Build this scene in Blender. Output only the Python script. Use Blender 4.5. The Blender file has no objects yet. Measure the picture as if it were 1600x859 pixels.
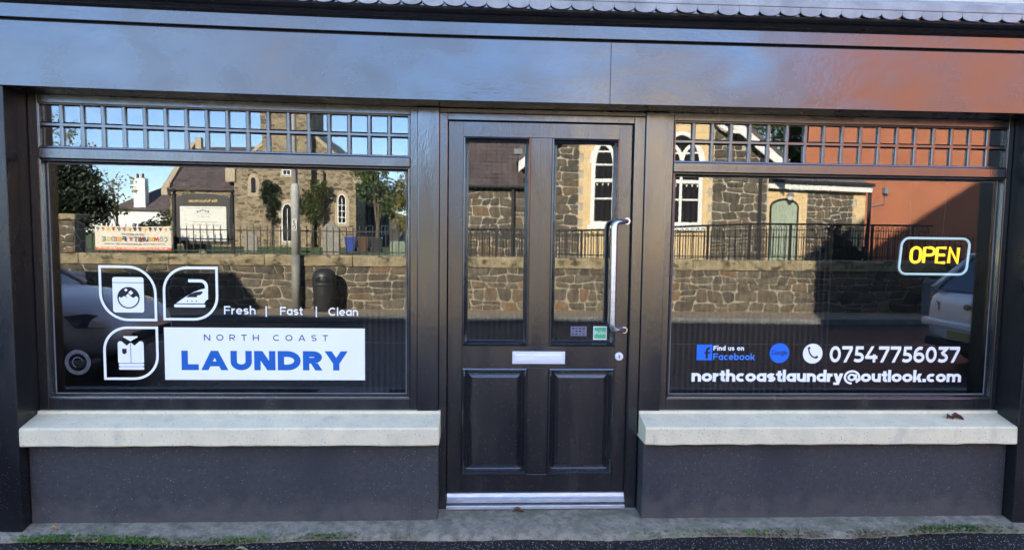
import bpy, math, random
from mathutils import Vector, Matrix
R = math.radians
random.seed(7)
scn = bpy.context.scene
col = scn.collection

# ------------------------------------------------------------------ camera
cam_data = bpy.data.cameras.new('camera')
cam = bpy.data.objects.new('camera', cam_data)
col.objects.link(cam)
scn.camera = cam
cam_data.sensor_width = 36.0
cam_data.lens = 36.0 * 1100 / 1600
cam_data.shift_y = (455 - 429.5) / 1600
cam_data.clip_end = 2000
EYE = Vector((0.0, -3.713, 1.487))
yaw, pitch, roll = R(3.02), R(4.60), R(-0.74)
f0 = Vector((math.sin(yaw), math.cos(yaw), 0)); r0 = Vector((math.cos(yaw), -math.sin(yaw), 0)); u0 = Vector((0, 0, 1))
fw = f0 * math.cos(pitch) - u0 * math.sin(pitch)
u1 = u0 * math.cos(pitch) + f0 * math.sin(pitch)
rt = r0 * math.cos(roll) - u1 * math.sin(roll)
up = u1 * math.cos(roll) + r0 * math.sin(roll)
cam.matrix_world = Matrix(((rt.x, up.x, -fw.x, EYE.x), (rt.y, up.y, -fw.y, EYE.y), (rt.z, up.z, -fw.z, EYE.z), (0, 0, 0, 1)))

# ------------------------------------------------------------------ sky and sun
SUN_EL, SUN_TH = R(24), R(20)          # light comes over the shop roof and runs to -Y, +X
ldir = Vector((math.sin(SUN_TH) * math.cos(SUN_EL), -math.cos(SUN_TH) * math.cos(SUN_EL), -math.sin(SUN_EL)))
world = bpy.data.worlds.new('World'); scn.world = world; world.use_nodes = True
wn, wl = world.node_tree.nodes, world.node_tree.links
bg = wn['Background']
sky = wn.new('ShaderNodeTexSky'); sky.sky_type = 'NISHITA'; sky.sun_disc = False
sky.sun_elevation = SUN_EL
sky.sun_rotation = math.atan2(-ldir.x, -ldir.y)
sky.air_density = 1.0; sky.dust_density = 0.0; sky.ozone_density = 3.0; sky.altitude = 1500
tc = wn.new('ShaderNodeTexCoord')
mp = wn.new('ShaderNodeMapping'); mp.inputs['Scale'].default_value = (1.0, 1.0, 3.2)
nz = wn.new('ShaderNodeTexNoise'); nz.inputs['Scale'].default_value = 3.0; nz.inputs['Detail'].default_value = 7; nz.inputs['Roughness'].default_value = .55
rp = wn.new('ShaderNodeValToRGB'); rp.color_ramp.elements[0].position = .52; rp.color_ramp.elements[1].position = .74
rp.color_ramp.elements[1].color = (.62, .62, .62, 1)
mx = wn.new('ShaderNodeMixRGB'); mx.inputs['Color2'].default_value = (7.5, 7.6, 7.9, 1)
wl.new(tc.outputs['Generated'], mp.inputs['Vector']); wl.new(mp.outputs['Vector'], nz.inputs['Vector'])
wl.new(nz.outputs['Fac'], rp.inputs['Fac']); wl.new(rp.outputs['Color'], mx.inputs['Fac'])
tn = wn.new('ShaderNodeMixRGB'); tn.blend_type = 'MULTIPLY'; tn.inputs['Fac'].default_value = 1; tn.inputs['Color2'].default_value = (.88, .90, 1.0, 1)
wl.new(sky.outputs['Color'], tn.inputs['Color1']); wl.new(tn.outputs['Color'], mx.inputs['Color1']); wl.new(mx.outputs['Color'], bg.inputs['Color'])
bg.inputs['Strength'].default_value = 0.13
sl = bpy.data.lights.new('sun', 'SUN'); sl.energy = 4.2; sl.angle = R(.5); sl.color = (1.0, .90, .76)
so = bpy.data.objects.new('sun', sl); col.objects.link(so)
so.rotation_euler = ldir.to_track_quat('-Z', 'Y').to_euler()
so.location = (-10, 30, 30)
vs = scn.view_settings
vs.view_transform = 'Standard'; vs.look = 'None'; vs.gamma = 1.0; vs.use_curve_mapping = False
vs.exposure = 3.0
scn.render.engine = 'CYCLES'
scn.cycles.use_denoising = True
scn.cycles.max_bounces = 8; scn.cycles.transparent_max_bounces = 12; scn.cycles.sample_clamp_indirect = 8
scn.cycles.caustics_reflective = False; scn.cycles.caustics_refractive = False

# ------------------------------------------------------------------ materials
M = {}
def new_mat(name):
    m = bpy.data.materials.new(name); m.use_nodes = True
    M[name] = m
    return m, m.node_tree.nodes, m.node_tree.links, m.node_tree.nodes['Principled BSDF']
def mat(name, c, rough=.7, c2=None, scale=6.0, detail=6, bump=0.0, bscale=None, spec=.5, metal=0.0, stretch=(1, 1, 1), speck=None, rvar=0.0, lo=.35, hi=.65, emit=None, bdist=.01, stain=None, splash=None):
    """noise-mixed procedural material; speck=(colour, scale, threshold) scatters small grains"""
    m, n, l, p = new_mat(name)
    p.inputs['Roughness'].default_value = rough; p.inputs['Metallic'].default_value = metal
    p.inputs['Specular IOR Level'].default_value = spec
    p.inputs['Base Color'].default_value = (*c, 1)
    t = n.new('ShaderNodeTexCoord'); mpp = n.new('ShaderNodeMapping'); mpp.inputs['Scale'].default_value = stretch
    l.new(t.outputs['Object'], mpp.inputs['Vector'])
    out = None
    if c2 is not None or rvar:
        a = n.new('ShaderNodeTexNoise'); a.inputs['Scale'].default_value = scale; a.inputs['Detail'].default_value = detail; a.inputs['Roughness'].default_value = .6
        l.new(mpp.outputs['Vector'], a.inputs['Vector'])
        rr = n.new('ShaderNodeMapRange'); rr.inputs['From Min'].default_value = lo; rr.inputs['From Max'].default_value = hi
        l.new(a.outputs['Fac'], rr.inputs['Value'])
        if c2 is not None:
            x = n.new('ShaderNodeMixRGB'); x.inputs['Color1'].default_value = (*c, 1); x.inputs['Color2'].default_value = (*c2, 1)
            l.new(rr.outputs['Result'], x.inputs['Fac']); out = x.outputs['Color']
        if rvar:
            q = n.new('ShaderNodeMapRange'); q.inputs['To Min'].default_value = rough - rvar; q.inputs['To Max'].default_value = rough + rvar
            l.new(rr.outputs['Result'], q.inputs['Value']); l.new(q.outputs['Result'], p.inputs['Roughness'])
    if speck:
        sc, ss, th = speck
        v = n.new('ShaderNodeTexVoronoi'); v.inputs['Scale'].default_value = ss; l.new(t.outputs['Object'], v.inputs['Vector'])
        w = n.new('ShaderNodeTexWhiteNoise'); l.new(v.outputs['Color'], w.inputs['Vector'])
        ma = n.new('ShaderNodeMath'); ma.operation = 'GREATER_THAN'; ma.inputs[1].default_value = th
        l.new(w.outputs['Value'], ma.inputs[0])
        mb = n.new('ShaderNodeMath'); mb.operation = 'LESS_THAN'; mb.inputs[1].default_value = .33
        l.new(v.outputs['Distance'], mb.inputs[0])
        mc = n.new('ShaderNodeMath'); mc.operation = 'MULTIPLY'; l.new(ma.outputs[0], mc.inputs[0]); l.new(mb.outputs[0], mc.inputs[1])
        x = n.new('ShaderNodeMixRGB'); x.inputs['Color1'].default_value = (*c, 1); x.inputs['Color2'].default_value = (*sc, 1)
        if out: l.new(out, x.inputs['Color1'])
        l.new(mc.outputs[0], x.inputs['Fac']); out = x.outputs['Color']
    if stain:                      # stain = (colour, scale, stretch, lo, hi): runs and blotches of grime
        sc, ss, st_, s0, s1 = stain
        m2 = n.new('ShaderNodeMapping'); m2.inputs['Scale'].default_value = st_; l.new(t.outputs['Object'], m2.inputs['Vector'])
        a3 = n.new('ShaderNodeTexNoise'); a3.inputs['Scale'].default_value = ss; a3.inputs['Detail'].default_value = 5; l.new(m2.outputs['Vector'], a3.inputs['Vector'])
        r3 = n.new('ShaderNodeMapRange'); r3.inputs['From Min'].default_value = s0; r3.inputs['From Max'].default_value = s1; l.new(a3.outputs['Fac'], r3.inputs['Value'])
        x = n.new('ShaderNodeMixRGB'); x.inputs['Color1'].default_value = (*c, 1); x.inputs['Color2'].default_value = (*sc, 1)
        if out: l.new(out, x.inputs['Color1'])
        l.new(r3.outputs['Result'], x.inputs['Fac']); out = x.outputs['Color']
    if splash:                     # splash = (colour, height): dried road splash climbing unevenly from the ground
        sc, hh = splash
        ge = n.new('ShaderNodeNewGeometry'); sp = n.new('ShaderNodeSeparateXYZ'); l.new(ge.outputs['Position'], sp.inputs[0])
        a4 = n.new('ShaderNodeTexNoise'); a4.inputs['Scale'].default_value = 9; a4.inputs['Detail'].default_value = 8; l.new(ge.outputs['Position'], a4.inputs['Vector'])
        ad = n.new('ShaderNodeMath'); ad.operation = 'MULTIPLY_ADD'; ad.inputs[1].default_value = -.5; l.new(a4.outputs['Fac'], ad.inputs[0]); l.new(sp.outputs['Z'], ad.inputs[2])
        r4 = n.new('ShaderNodeMapRange'); r4.inputs['From Min'].default_value = hh - .25; r4.inputs['From Max'].default_value = -.25; r4.inputs['To Max'].default_value = .55; l.new(ad.outputs[0], r4.inputs['Value'])
        x = n.new('ShaderNodeMixRGB'); x.inputs['Color1'].default_value = (*c, 1); x.inputs['Color2'].default_value = (*sc, 1)
        if out: l.new(out, x.inputs['Color1'])
        l.new(r4.outputs['Result'], x.inputs['Fac']); out = x.outputs['Color']
    if out: l.new(out, p.inputs['Base Color'])
    if bump:
        b = n.new('ShaderNodeBump'); b.inputs['Strength'].default_value = bump; b.inputs['Distance'].default_value = bdist
        a2 = n.new('ShaderNodeTexNoise'); a2.inputs['Scale'].default_value = bscale or scale * 4; a2.inputs['Detail'].default_value = 6
        l.new(mpp.outputs['Vector'], a2.inputs['Vector']); l.new(a2.outputs['Fac'], b.inputs['Height'])
        l.new(b.outputs['Normal'], p.inputs['Normal'])
    if emit:
        p.inputs['Emission Color'].default_value = (*emit[0], 1); p.inputs['Emission Strength'].default_value = emit[1]
    return m

def gloss_paint(name, c, rough=.22, wave=.25, stretch=(1, 1, 1), ior=1.9, dirt=0.0, fine=.16):
    """brushed black gloss: two layers of relief (broad ripples and brush marks) and patchy sheen"""
    m, n, l, p = new_mat(name)
    t = n.new('ShaderNodeTexCoord'); mpp = n.new('ShaderNodeMapping'); mpp.inputs['Scale'].default_value = stretch
    l.new(t.outputs['Object'], mpp.inputs['Vector'])
    p.inputs['Base Color'].default_value = (*c, 1); p.inputs['IOR'].default_value = ior
    a = n.new('ShaderNodeTexNoise'); a.inputs['Scale'].default_value = 3.2; a.inputs['Detail'].default_value = 5; a.inputs['Distortion'].default_value = .25
    l.new(mpp.outputs['Vector'], a.inputs['Vector'])
    q = n.new('ShaderNodeMapRange'); q.inputs['From Min'].default_value = .3; q.inputs['From Max'].default_value = .7
    q.inputs['To Min'].default_value = rough * .65; q.inputs['To Max'].default_value = rough * 1.5
    l.new(a.outputs['Fac'], q.inputs['Value']); l.new(q.outputs['Result'], p.inputs['Roughness'])
    b1 = n.new('ShaderNodeBump'); b1.inputs['Strength'].default_value = wave; b1.inputs['Distance'].default_value = .02
    l.new(a.outputs['Fac'], b1.inputs['Height'])
    a2 = n.new('ShaderNodeTexNoise'); a2.inputs['Scale'].default_value = 55; a2.inputs['Detail'].default_value = 4
    l.new(mpp.outputs['Vector'], a2.inputs['Vector'])
    b2 = n.new('ShaderNodeBump'); b2.inputs['Strength'].default_value = fine; b2.inputs['Distance'].default_value = .004
    l.new(a2.outputs['Fac'], b2.inputs['Height']); l.new(b1.outputs['Normal'], b2.inputs['Normal'])
    l.new(b2.outputs['Normal'], p.inputs['Normal'])
    if dirt:
        v = n.new('ShaderNodeTexVoronoi'); v.inputs['Scale'].default_value = 150; l.new(t.outputs['Object'], v.inputs['Vector'])
        w = n.new('ShaderNodeTexWhiteNoise'); l.new(v.outputs['Color'], w.inputs['Vector'])
        g1 = n.new('ShaderNodeMath'); g1.operation = 'GREATER_THAN'; l.new(w.outputs['Value'], g1.inputs[0])
        ge = n.new('ShaderNodeNewGeometry'); sp = n.new('ShaderNodeSeparateXYZ'); l.new(ge.outputs['Position'], sp.inputs[0])
        r4 = n.new('ShaderNodeMapRange'); r4.inputs['From Min'].default_value = 0; r4.inputs['From Max'].default_value = 1.1; r4.inputs['To Min'].default_value = 1 - dirt * 2; r4.inputs['To Max'].default_value = .997
        l.new(sp.outputs['Z'], r4.inputs['Value']); l.new(r4.outputs['Result'], g1.inputs[1])
        g2 = n.new('ShaderNodeMath'); g2.operation = 'LESS_THAN'; g2.inputs[1].default_value = .16; l.new(v.outputs['Distance'], g2.inputs[0])
        g3 = n.new('ShaderNodeMath'); g3.operation = 'MULTIPLY'; l.new(g1.outputs[0], g3.inputs[0]); l.new(g2.outputs[0], g3.inputs[1])
        x = n.new('ShaderNodeMixRGB'); x.inputs['Color1'].default_value = (*c, 1); x.inputs['Color2'].default_value = (.28, .27, .25, 1)
        l.new(g3.outputs[0], x.inputs['Fac']); l.new(x.outputs['Color'], p.inputs['Base Color'])
    return m

def glass(name, r0=.15, tint=(.92, .95, .94), ripple=0.0):
    """thin sheet: mirror by Schlick reflectance, otherwise clear"""
    m, n, l, p = new_mat(name)
    n.remove(p)
    o = n['Material Output']
    lw = n.new('ShaderNodeLayerWeight'); lw.inputs['Blend'].default_value = .5
    pw = n.new('ShaderNodeMath'); pw.operation = 'POWER'; pw.inputs[1].default_value = 5; l.new(lw.outputs['Facing'], pw.inputs[0])
    ml = n.new('ShaderNodeMath'); ml.operation = 'MULTIPLY_ADD'; ml.inputs[1].default_value = 1 - r0; ml.inputs[2].default_value = r0
    l.new(pw.outputs[0], ml.inputs[0])
    tr = n.new('ShaderNodeBsdfTransparent'); tr.inputs['Color'].default_value = (*tint, 1)
    gl = n.new('ShaderNodeBsdfGlossy'); gl.inputs['Roughness'].default_value = 0.0; gl.inputs['Color'].default_value = (1, 1, 1, 1)
    ms = n.new('ShaderNodeMixShader'); l.new(ml.outputs[0], ms.inputs['Fac']); l.new(tr.outputs[0], ms.inputs[1]); l.new(gl.outputs[0], ms.inputs[2])
    l.new(ms.outputs[0], o.inputs['Surface'])
    if ripple:
        t = n.new('ShaderNodeTexCoord'); a = n.new('ShaderNodeTexNoise'); a.inputs['Scale'].default_value = 2.2; a.inputs['Detail'].default_value = 1
        l.new(t.outputs['Object'], a.inputs['Vector'])
        b = n.new('ShaderNodeBump'); b.inputs['Strength'].default_value = ripple; b.inputs['Distance'].default_value = .01
        l.new(a.outputs['Fac'], b.inputs['Height']); l.new(b.outputs['Normal'], gl.inputs['Normal'])
    return m

def masonry(name, c1, c2, mortar, sx, sz, rough=.85, seam=.06):
    """far rubble walling: voronoi stones in squashed cells"""
    m, n, l, p = new_mat(name)
    t = n.new('ShaderNodeTexCoord'); mpp = n.new('ShaderNodeMapping'); mpp.inputs['Scale'].default_value = (sx, sx, sz)
    l.new(t.outputs['Object'], mpp.inputs['Vector'])
    v = n.new('ShaderNodeTexVoronoi'); v.feature = 'DISTANCE_TO_EDGE'; v.inputs['Randomness'].default_value = .85
    v2 = n.new('ShaderNodeTexVoronoi'); v2.inputs['Randomness'].default_value = .85
    l.new(mpp.outputs['Vector'], v.inputs['Vector']); l.new(mpp.outputs['Vector'], v2.inputs['Vector'])
    v.inputs['Scale'].default_value = 1; v2.inputs['Scale'].default_value = 1
    w = n.new('ShaderNodeTexWhiteNoise'); l.new(v2.outputs['Color'], w.inputs['Vector'])
    x = n.new('ShaderNodeMixRGB'); x.inputs['Color1'].default_value = (*c1, 1); x.inputs['Color2'].default_value = (*c2, 1); l.new(w.outputs['Value'], x.inputs['Fac'])
    ls = n.new('ShaderNodeMath'); ls.operation = 'LESS_THAN'; ls.inputs[1].default_value = seam; l.new(v.outputs['Distance'], ls.inputs[0])
    y = n.new('ShaderNodeMixRGB'); y.inputs['Color2'].default_value = (*mortar, 1); l.new(x.outputs['Color'], y.inputs['Color1']); l.new(ls.outputs[0], y.inputs['Fac'])
    l.new(y.outputs['Color'], p.inputs['Base Color']); p.inputs['Roughness'].default_value = rough
    b = n.new('ShaderNodeBump'); b.inputs['Strength'].default_value = .8; b.inputs['Distance'].default_value = .05
    mn = n.new('ShaderNodeMath'); mn.operation = 'MINIMUM'; mn.inputs[1].default_value = .2; l.new(v.outputs['Distance'], mn.inputs[0])
    l.new(mn.outputs[0], b.inputs['Height']); l.new(b.outputs['Normal'], p.inputs['Normal'])
    return m

def brickwork(name, c1, c2, mortar, bw=.225, bh=.075):
    m, n, l, p = new_mat(name)
    t = n.new('ShaderNodeTexCoord')
    sx = n.new('ShaderNodeSeparateXYZ'); l.new(t.outputs['Object'], sx.inputs[0])
    cx = n.new('ShaderNodeCombineXYZ'); l.new(sx.outputs['X'], cx.inputs['X']); l.new(sx.outputs['Z'], cx.inputs['Y'])
    b = n.new('ShaderNodeTexBrick'); b.inputs['Scale'].default_value = 1; b.inputs['Brick Width'].default_value = bw; b.inputs['Row Height'].default_value = bh
    b.inputs['Mortar Size'].default_value = .006; b.inputs['Color1'].default_value = (*c1, 1); b.inputs['Color2'].default_value = (*c2, 1); b.inputs['Mortar'].default_value = (*mortar, 1)
    l.new(cx.outputs[0], b.inputs['Vector']); l.new(b.outputs['Color'], p.inputs['Base Color']); p.inputs['Roughness'].default_value = .8
    return m

gloss_paint('black_fascia', (.014, .014, .016), .22, .20, (1, 1, 1.5), 1.92, fine=.10)
gloss_paint('black_joinery', (.012, .012, .013), .19, .10, (2.5, 2.5, .5), 2.0, dirt=.04)
gloss_paint('black_door', (.013, .013, .014), .20, .12, (2.5, 2.5, .5), 1.9, dirt=.08)
gloss_paint('black_pilaster', (.009, .009, .010), .30, .15, (2, 2, .7), 1.48, dirt=.10)
mat('riser_paint', (.042, .040, .040), .62, (.058, .055, .054), 38.0, bump=.9, bscale=200, bdist=.004, spec=.35, speck=((.34, .33, .31), 190, .982), stain=((.030, .030, .034), 2.0, (1.2, 1, .8), .5, .8), splash=((.105, .088, .072), .12))
mat('sill_stone', (.78, .67, .42), .8, (.68, .585, .38), 9.0, stain=((.42, .36, .26), 5.0, (2.0, 2.0, .8), .58, .92), bump=.8, bscale=90, bdist=.003, speck=((.30, .27, .21), 130, .94))
mat('concrete', (.21, .205, .195), .9, (.11, .115, .10), 4.0, bump=.7, bscale=60, bdist=.006, speck=((.40, .38, .36), 110, .9))
mat('moss_concrete', (.28, .235, .16), .95, (.12, .105, .07), 22.0, stain=((.13, .135, .075), 4.5, (1, 1.5, 1), .52, .70), bump=.8, bscale=45, bdist=.008, speck=((.40, .39, .36), 260, .94), lo=.42, hi=.7)
mat('tarmac', (.023, .019, .016), .85, (.034, .029, .024), 3.0, bump=.9, bscale=160, bdist=.006, spec=.15, speck=((.30, .26, .23), 105, .90))
mat('road_tarmac', (.026, .026, .029), .55, (.045, .045, .048), .9, bump=1.0, bscale=40, bdist=.015, spec=.25, speck=((.22, .22, .21), 45, .86))
mat('kerb_stone', (.20, .20, .19), .85, (.13, .13, .125), 5, bump=.3)
mat('far_pavement', (.30, .24, .16), .9, (.24, .19, .13), 2.0, bump=.3)
mat('road_line', (.52, .52, .50), .8, (.25, .25, .25), 9)
mat('lead', (.36, .355, .34), .5, (.24, .24, .235), 9, bump=.3, bscale=40, spec=.5, metal=.0)
mat('cream_render', (.62, .58, .48), .85, (.54, .50, .42), 2.5, bump=.2)
mat('slate', (.075, .058, .056), .6, (.135, .105, .092), 2.4, bump=.3)
mat('shop_roof', (.07, .065, .07), .7, (.10, .09, .09), 3)
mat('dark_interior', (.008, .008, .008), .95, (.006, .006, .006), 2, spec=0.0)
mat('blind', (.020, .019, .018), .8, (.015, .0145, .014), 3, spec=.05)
mat('white_vinyl', (.90, .88, .82), .45, (.87, .85, .79), 4, spec=.3)
mat('blue_vinyl', (.012, .115, .41), .4, (.013, .12, .44), 4, spec=.3)
mat('pale_blue_vinyl', (.07, .25, .80), .4, (.075, .26, .82), 4, spec=.3)
mat('bright_blue_vinyl', (.018, .15, .66), .4, (.02, .16, .70), 4, spec=.3)
mat('navy_vinyl', (.016, .026, .10), .45, (.018, .03, .11), 4, spec=.3)
mat('black_vinyl', (.01, .01, .012), .5, (.014, .014, .016), 4, spec=.3)
mat('green_vinyl', (.10, .45, .20), .45, (.11, .48, .22), 5, spec=.3)
mat('grey_vinyl', (.19, .19, .24), .5, (.15, .15, .20), 20, spec=.3)
mat('etched_vinyl', (.10, .10, .11), .7, (.04, .04, .045), 40)
mat('brushed_steel', (.80, .81, .82), .36, (.70, .63, .65), 4, metal=1.0, stretch=(1, 1, 30))
mat('aluminium', (.62, .63, .64), .42, (.45, .46, .48), 12, metal=.55, stretch=(1, 1, 6), spec=.6)
mat('plate_metal', (.82, .83, .82), .42, (.72, .73, .72), 8, metal=.25, stretch=(1, 1, 12))
mat('yellow_tube', (.9, .7, .05), .4, (.9, .68, .04), 4, emit=((1.0, .52, .012), .30))
mat('ice_tube', (.75, .9, .92), .35, (.7, .86, .9), 4, emit=((.55, .78, .80), .055))
mat('clear_acrylic', (.05, .05, .055), .3, (.04, .04, .045), 4)
mat('wire_black', (.012, .012, .012), .5, (.016, .016, .016), 4)
mat('iron_black', (.014, .014, .015), .45, (.022, .021, .021), 8)
mat('mortar', (.37, .325, .25), .95, (.26, .23, .175), 6, bump=.5, bscale=50)
mat('mortar_pale', (.47, .42, .33), .95, (.38, .34, .27), 6, bump=.4, bscale=50)
for i, (a, b) in enumerate([((.075, .060, .041), (.14, .114, .078)), ((.055, .047, .036), (.105, .090, .067)), ((.11, .080, .048), (.165, .122, .075)), ((.085, .073, .053), (.15, .128, .092)), ((.145, .090, .05), (.20, .135, .078))]):
    mat('rubble_%d' % i, a, .9, b, 7.0, bump=1.0, bscale=16, bdist=.03)
mat('coping_stone', (.36, .295, .18), .95, (.20, .165, .095), 4.0, stain=((.075, .062, .035), 6.0, (1, 1, 1.5), .52, .66), bump=.9, bscale=14, bdist=.03)
masonry('church_rubble', (.085, .062, .04), (.32, .245, .15), (.31, .25, .16), 3.0, 6.6, seam=.06)
masonry('school_rubble', (.115, .10, .078), (.20, .175, .135), (.50, .44, .34), 3.0, 4.6, seam=.04)
brickwork('yellow_brick', (.60, .42, .20), (.68, .50, .26), (.62, .50, .32))
mat('buff_stone', (.46, .38, .26), .85, (.38, .31, .21), 5)
mat('red_render', (.42, .15, .075), .85, (.34, .12, .062), 1.3, bump=.15)
mat('white_paint', (.78, .77, .73), .5, (.70, .69, .65), 5)
mat('grey_roof', (.13, .14, .145), .6, (.17, .18, .18), 3)
mat('dark_grey', (.055, .056, .062), .8, (.07, .07, .075), 2)
mat('sage_door', (.34, .40, .30), .55, (.30, .36, .27), 4)
mat('dark_pane', (.02, .018, .018), .12, (.016, .016, .018), 3, spec=.5)
mat('grass', (.055, .10, .022), .95, (.10, .15, .035), 3, bump=.8, bscale=20, bdist=.05)
mat('bark', (.10, .075, .05), .95, (.15, .115, .08), 9, bump=.8)
mat('leaf_dark', (.014, .022, .011), .6, (.030, .044, .018), .8)
mat('leaf_green', (.045, .075, .018), .6, (.085, .115, .03), .9)
mat('leaf_gold', (.115, .115, .028), .6, (.21, .165, .04), 1.0)
mat('leaf_ivy', (.040, .060, .018), .6, (.085, .095, .030), 1.2)
mat('moss', (.10, .19, .028), .9, (.055, .11, .02), 14)
mat('dry_grass', (.24, .19, .10), .9, (.16, .14, .07), 20)
mat('leaf_orange', (.62, .27, .035), .7, (.5, .2, .03), 20)
mat('leaf_tan', (.36, .26, .13), .75, (.24, .17, .08), 20)
mat('leaf_brown', (.16, .065, .035), .7, (.09, .035, .02), 25)
mat('leaf_red', (.10, .016, .014), .55, (.05, .012, .012), 25)
mat('post_paint', (.46, .46, .42), .55, (.38, .38, .35), 3)
mat('post_dark', (.23, .23, .205), .6, (.17, .17, .15), 3)
mat('bin_plastic', (.022, .022, .023), .42, (.03, .03, .031), 6)
mat('black_hole', (.004, .004, .004), .9, (.005, .005, .005), 4)
mat('banner_white', (.74, .68, .56), .8, (.66, .60, .49), 2)
mat('board_white', (.74, .73, .66), .6, (.70, .69, .62), 2)
mat('gold_paint', (.70, .48, .16), .5, (.62, .42, .13), 6)
for k, c in dict(red=(.55, .05, .04), yellow=(.72, .50, .08), teal=(.12, .28, .25), navy=(.04, .05, .16), maroon=(.25, .03, .06), pink=(.55, .18, .22), green=(.13, .26, .14), grey=(.30, .30, .28), coral=(.62, .16, .10)).items():
    mat('print_' + k, c, .8, tuple(v * .85 for v in c), 4)
mat('pillar_grey', (.22, .23, .25), .7, (.18, .19, .21), 3)
mat('cabinet_green', (.20, .25, .17), .6, (.17, .21, .15), 3)
mat('bin_blue', (.02, .05, .28), .5, (.025, .06, .32), 3)
mat('bin_brown', (.075, .035, .02), .5, (.09, .04, .025), 3)
mat('car_mauve', (.46, .40, .41), .28, (.43, .37, .38), 2, spec=.8, metal=.35)
mat('car_silver', (.62, .65, .69), .30, (.57, .60, .64), 2, spec=.8, metal=.35)
mat('car_glass', (.02, .03, .04), .06, (.022, .032, .042), 2, spec=1.0)
mat('rubber', (.015, .015, .015), .8, (.02, .02, .02), 9)
mat('wheel_alloy', (.45, .46, .48), .35, (.40, .41, .43), 4, metal=.8)
mat('lamp_dark', (.03, .03, .035), .08, (.09, .09, .10), 9, spec=1.0)
mat('lamp_red', (.28, .03, .015), .15, (.42, .06, .03), 9, spec=.8)
mat('plate_yellow', (.30, .25, .09), .6, (.20, .165, .06), 30)
mat('headstone', (.22, .20, .17), .9, (.30, .28, .23), 4)
glass('shop_glass', .078, ripple=.010)
glass('door_glass', .078, ripple=.02)
glass('far_glass', .10)

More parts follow.
